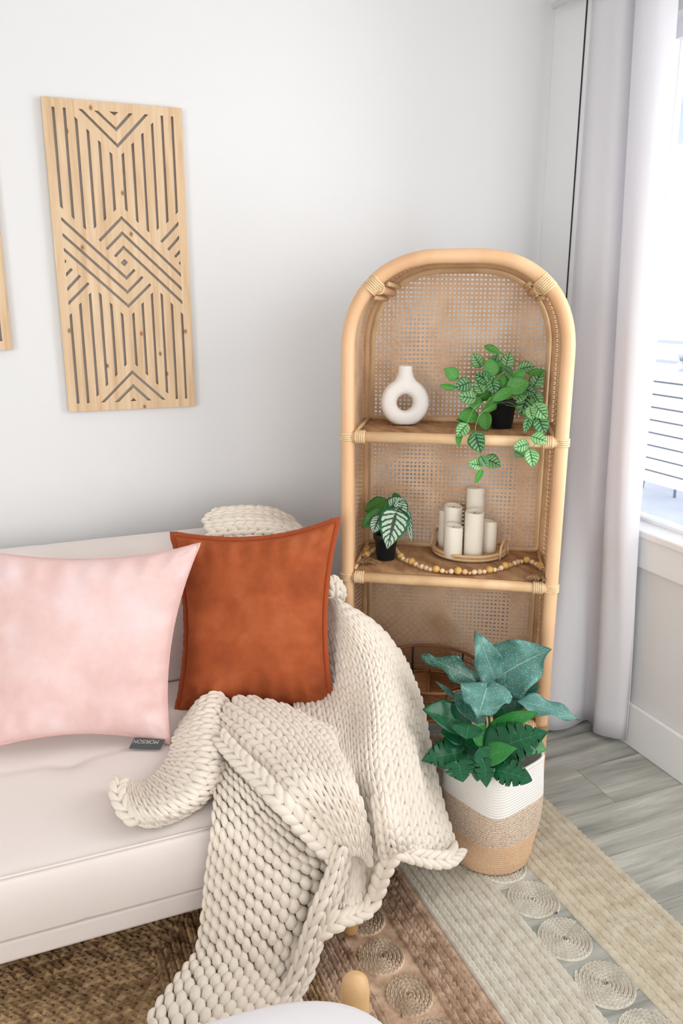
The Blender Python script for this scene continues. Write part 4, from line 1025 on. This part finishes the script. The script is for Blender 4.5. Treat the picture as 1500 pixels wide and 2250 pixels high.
# ------------------------------------------------------------------ bead garland
M_bead = [mat('bead_natural', (228, 192, 148), .45, .35, var=(60, (214, 172, 126), .4, .7)), mat('bead_yellow', (222, 178, 98), .45, .35, var=(60, (206, 156, 80), .4, .7)), mat('bead_pale', (234, 206, 172), .5, .3), mat('bead_orange', (222, 168, 112), .5, .3)]
M_jute = mat('jute_twine', (190, 154, 114), .95, .05, bump=(500, .6, .001), var=(200, (140, 106, 72), .4, .6))
gl_ = thing('bead_garland', 'wooden bead garland with jute tassels lying on the middle shelf', 'garland', tuple(at(1010, 1262, 'z', .757)))
gp = [(808, 1204), (804, 1213), (802, 1224), (812, 1216), (840, 1200), (862, 1204), (876, 1220), (884, 1228), (900, 1236), (921, 1245), (945, 1252), (975, 1256), (1005, 1258), (1040, 1259), (1072, 1256), (1100, 1250), (1122, 1242), (1143, 1235), (1160, 1234), (1172, 1238), (1186, 1247), (1194, 1256)]
path = catmull([at(x, y_+4, 'z', .757) for x, y_ in gp], 12)
cum = [0]
for a_, c_ in zip(path[:-1], path[1:]): cum.append(cum[-1]+(c_-a_).length)
sizes = [.0095, .0078, .0125, .0085, .006, .0095, .0132, .0098, .0062, .0092]; d = 0; k = 0; idx = 0
while d < cum[-1]-.005:
    r_ = sizes[k % 10]*.92; d += r_
    if d > cum[-1]: break
    while idx < len(cum)-2 and cum[idx+1] < d: idx += 1
    f = (d-cum[idx])/max(1e-6, cum[idx+1]-cum[idx]); p = path[idx].lerp(path[idx+1], min(1, f)); cc = Vector((p.x, p.y, .757+r_+.0006))
    b = MB(); b.lathe([(r_*.12, -r_*.99)]+[(r_*math.cos(t), r_*math.sin(t)) for t in [math.radians(x) for x in range(-80, 81, 16)]]+[(r_*.12, r_*.99)], 14, (0, 0, 0), Matrix.Translation(cc) @ (path[idx+1]-path[idx]).to_track_quat('Z', 'Y').to_matrix().to_4x4())
    b.build('bead', M_bead[1] if r_ > .0112 else M_bead[(0, 2, 0, 2, 3, 2, 0, 0, 3, 2)[k % 10]], gl_); d += r_+.0004; k += 1
b = MB(); b.tube([Vector((p.x, p.y, .765)) for p in path[::4]], .0012, 5); b.build('cord', M_jute, gl_)
def tassel(p0, dirv, L_, spread, drop, name='tassel'):
    b = MB(); r = random.Random(int(L_*1e4)); dirv = dirv.normalized(); side = Vector((-dirv.y, dirv.x, 0))
    for k in range(90):
        a = r.uniform(-1, 1)*spread; l = L_*r.uniform(.8, 1.1); pp_ = [p0+Vector((0, 0, .004))+side*a*.004]
        for q in (.3, .65, 1): pp_.append(p0+dirv*l*q+side*(a*l*q**1.2)+Vector((0, 0, .006*r.random()+.004-drop*q*q*r.uniform(.7, 1))))
        b.tube(pp_, .0012, 4)
    b.tube([p0-dirv*.004+Vector((0, 0, .006)), p0+dirv*.010+Vector((0, 0, .006))], .006, 8)
    b.build(name, M_jute, gl_)
tassel(at(803, 1228, 'z', .760), at(812, 1252, 'z', .76)-at(800, 1226, 'z', .76), .062, .75, .0)
tassel(at(1190, 1256, 'z', .768), at(1166, 1288, 'z', .76)-at(1190, 1254, 'z', .76), .078, .42, .008)

# ------------------------------------------------------------------ open rattan basket on the lowest shelf
cw = Vector((1.205, -.590, .2800)); RB = .185; HB = .105
wb_ = thing('open_rattan_basket', 'round openwork brown rattan basket tray on the lowest shelf', 'basket', tuple(cw))
def ring(R, z, r_, n=64, m=M_brown, name='hoop'):
    b = MB(); b.tube([cw+Vector((R*math.cos(a), R*math.sin(a), z)) for a in [2*PI*k/n for k in range(n)]], r_, 8, closed=True); b.build(name, m, wb_)
ring(RB, HB, .0055, name='rim_hoop'); ring(RB-.004, .006, .005, name='base_hoop'); ring(RB-.001, HB*.72, .002); ring(RB-.002, HB*.35, .002)
b = MB()
for k in range(200):
    a = 2*PI*k/200; b.tube([cw+Vector(((RB-.004)*math.cos(a), (RB-.004)*math.sin(a), .004)), cw+Vector((RB*math.cos(a+.01), RB*math.sin(a+.01), HB))], .0011, 4)
b.build('wall_canes', M_brown, wb_)['kind'] = 'stuff'
for k in range(6):
    a = 2*PI*k/6+.35; b = MB(); b.tube([cw+Vector(((RB-.006)*math.cos(a), (RB-.006)*math.sin(a), .004)), cw+Vector(((RB-.003)*math.cos(a), (RB-.003)*math.sin(a), HB))], .0035, 6); b.build('binding_post', M_dark, wb_)
b = MB()
for sec in range(6):
    a0 = 2*PI*sec/6
    for k in range(16):
        q = (k+.5)/16; rr_ = (RB-.008)*q
        p, q2 = [cw+Vector((rr_*math.cos(a), rr_*math.sin(a), .008+.001*(sec % 2))) for a in (a0, a0+2*PI/6)]
        b.tube([p, q2], .0022, 5)
for sec in range(6):
    a0 = 2*PI*sec/6; b.tube([cw+Vector((0, 0, .010)), cw+Vector(((RB-.008)*math.cos(a0), (RB-.008)*math.sin(a0), .010))], .003, 6)
b.build('floor_canes', M_brown, wb_)['kind'] = 'stuff'

# ------------------------------------------------------------------ rope basket with plants
bc = Vector((1.172, -1.056, .0118)); hb = .325
bask = thing('rope_basket', 'tall white, heathered and tan rope basket on the jute rug', 'basket', tuple(bc))
va = math.atan2(CAM.y-bc.y, CAM.x-bc.x)
M_rw = mat('white_rope', (240, 237, 232), .9, .1, bump=(600, .4, .001)); M_rh = mat('heather_rope', (222, 204, 186), .9, .1, bump=(600, .4, .001), var=(260, (188, 164, 140), .45, .6)); M_rt = mat('tan_rope', (226, 192, 158), .9, .1, bump=(600, .4, .001), var=(200, (214, 178, 142), .4, .6))
def brad(z):
    t = z/hb; r0 = .113+.009*sm(0, .12, t); return r0+.004*math.sin(PI*min(1, t*1.1))-.004*t
def bpt(a, z, inset=0):
    t = z/hb; ex = 2+3.4*sm(.10, .75, t); R = brad(z)-inset
    d = a-(va+.10)+PI/4   # corner faces the camera
    ca, sa = math.cos(d), math.sin(d); e = 1/(abs(ca)**ex+abs(sa)**ex)**(1/ex)
    k = R*e*(1-.05*sm(.1, .75, t)); ang = a
    return bc+Vector((k*math.cos(ang), k*math.sin(ang), z))
def rope_band(z0, z1, m, name):
    n = 96; rows = max(1, int(round((z1-z0)/.0078))); pts = []; nr = 0; rh = (z1-z0)/rows
    for r_ in range(rows):
        for q, o in ((.0, -.0016), (.25, .0004), (.5, .0009), (.75, .0004)):
            for k in range(n): pts.append(bpt(2*PI*k/n, z0+rh*(r_+q), -o))
            nr += 1
    for k in range(n): pts.append(bpt(2*PI*k/n, z1, .0016))
    nr += 1
    b = MB(); b.grid(pts, n, nr, cu=True); return b.build(name, m, bask)
rope_band(.006, .105, M_rt, 'tan_band'); rope_band(.105, .205, M_rh, 'heathered_band'); rope_band(.205, hb, M_rw, 'white_band')
b = MB(); b.tube([bpt(2*PI*k/96, hb, .003) for k in range(96)], .0055, 8, closed=True); b.build('rim', M_rw, bask)
b = MB(); pts = []
for z in (hb, .02):
    for k in range(96): pts.append(bpt(2*PI*k/96, z, .007))
b.grid(pts, 96, 2, cu=True); b.f.append(tuple(96+k for k in range(96))); b.build('lining', M_rw, bask)
b = MB(); b.lathe([(0, 0), (.112, 0), (.117, .006)], 48, tuple(bc)); b.build('base', M_rt, bask)
npb = thing('monstera_plant', 'dark glossy split-leaf monstera foliage filling the rope basket', 'plant', tuple(bc+Vector((0, 0, .02))))
b = MB(); b.lathe([(0, .0), (.06, 0), (.078, .22), (.08, .225), (0, .21)], 24, tuple(bc+Vector((0, 0, .02)))); b.build('nursery_pot', M_black, npb)
spk = thing('speckled_plant', 'blue-green speckled large leaves rising above the monstera', 'plant', tuple(bc+Vector((0, 0, .21))))
f4 = lambda x, y_: (820+x/3, 1360+y_/3)
dK = 2.33; root = bc+Vector((0, 0, .21))
for i, (bx, by, tx, ty, w, d0, d1, m, sh, upb, cuts, wave, grp) in enumerate([
    (820, 440, 680, 85, 200, .06, .04, ML_spk, 'lance', .1, None, .24, 's'),
    (850, 365, 1165, 195, 400, .05, -.02, ML_spk, 'heart', .35, None, .10, 's'),
    (690, 420, 322, 235, 165, .02, -.0, ML_spk2, 'lance', .9, None, .2, 's'),
    (750, 450, 690, 650, 330, -.06, -.12, ML_spk, 'heart', .6, None, .11, 's'),
    (540, 480, 745, 700, 150, -.02, -.06, ML_spk2, 'oval', .3, None, .05, 's'),
    (560, 540, 410, 408, 40, .02, .0, ML_spk2, 'lance', .3, None, .05, 's'),
    (940, 540, 1362, 655, 140, .0, -.04, ML_spk, 'lance', 1.0, None, .2, 's'),
    (900, 520, 1095, 440, 150, .07, .05, ML_spk2, 'oval', .5, None, .03, 's'),
    (740, 420, 700, 270, 90, .1, .08, ML_spk2, 'oval', .3, None, .03, 's'),
    (790, 600, 1010, 560, 130, .05, .0, ML_spk2, 'oval', .8, None, .03, 's'),
    (760, 880, 520, 820, 150, .02, .0, ML_spk2, 'oval', .6, None, .03, 's'),
    (660, 720, 335, 590, 230, .02, -.04, ML_mon, 'oval', .9, None, .03, 'm'),
    (575, 880, 320, 930, 230, -.03, -.07, ML_mon, 'heart', .5, 7, .02, 'm'),
    (560, 950, 590, 1075, 200, -.09, -.12, ML_mon, 'heart', .2, 5, .0, 'm'),
    (790, 865, 1150, 740, 300, -.05, -.07, ML_mon, 'heart', .6, 7, .02, 'm'),
    (740, 740, 1090, 610, 110, .0, -.03, ML_mon2, 'oval', .9, None, .03, 'm'),
    (760, 900, 940, 850, 150, -.09, -.12, ML_mon2, 'heart', .6, None, .02, 'm'),
    (780, 990, 1045, 1060, 170, -.10, -.15, ML_mon, 'oval', .5, 6, .02, 'm'),
    (730, 940, 745, 1110, 130, -.10, -.14, ML_mon, 'heart', .3, 5, .02, 'm'),
    (690, 930, 685, 1070, 90, -.09, -.12, ML_mon, 'oval', .3, None, .02, 'm'),
    (740, 800, 640, 720, 160, -.02, -.04, ML_mon2, 'oval', .7, None, .02, 'm'),
    (630, 690, 610, 790, 200, -.05, -.08, ML_mon, 'oval', .5, None, .02, 'm'),
    (700, 850, 770, 960, 150, -.08, -.1, ML_mon, 'oval', .5, None, .02, 'm'),
    (900, 780, 1140, 860, 160, -.02, -.03, ML_mon2, 'oval', .6, 6, .02, 'm'),
    (860, 900, 950, 960, 170, -.0, -.03, ML_mon, 'oval', .6, None, .02, 'm'),
    (620, 900, 640, 1010, 120, -.06, -.09, ML_mon, 'oval', .4, None, .02, 'm'),
    (800, 700, 930, 620, 160, .05, .03, ML_mon, 'oval', .6, None, .02, 'm'),
    (600, 780, 450, 740, 150, .0, -.03, ML_mon, 'oval', .6, None, .02, 'm'),
    (560, 800, 700, 900, 170, .0, -.0, ML_mon, 'oval', .6, None, .02, 'm')]):
    off_ = -.075 if grp == 'm' else -.03
    b0 = P(*f4(bx, by), dK+d0+off_); t0 = P(*f4(tx, ty), dK+d1+off_); ww = w/3/FPX*dK; par = spk if grp == 's' else npb
    nrm_ = toward(b0)+Vector((0, 0, upb))
    leaf_mesh(b0, t0, ww, nrm_, m, sh, .14, .16 if sh != 'heart' else .10, wave, cuts, 10, 44 if cuts else 18, parent=par, seed=i)
    stem([root+Vector((.02*math.sin(i*2), .02*math.cos(i*2), 0)), root.lerp(b0, .55)+Vector((0, 0, .02)), b0], .0022, M_stemd, par, 'petiole')

# origins of single-mesh things onto their own base
bpy.context.view_layer.update()
for o in list(bpy.data.objects):
    if o.type == 'MESH' and o.parent is None and not o.children and o.location.length == 0 and o.data.users == 1:
        vs = [v.co for v in o.data.vertices]
        if not vs: continue
        c = Vector(((min(v.x for v in vs)+max(v.x for v in vs))/2, (min(v.y for v in vs)+max(v.y for v in vs))/2, min(v.z for v in vs)))
        o.data.transform(Matrix.Translation(-c)); o.location = c
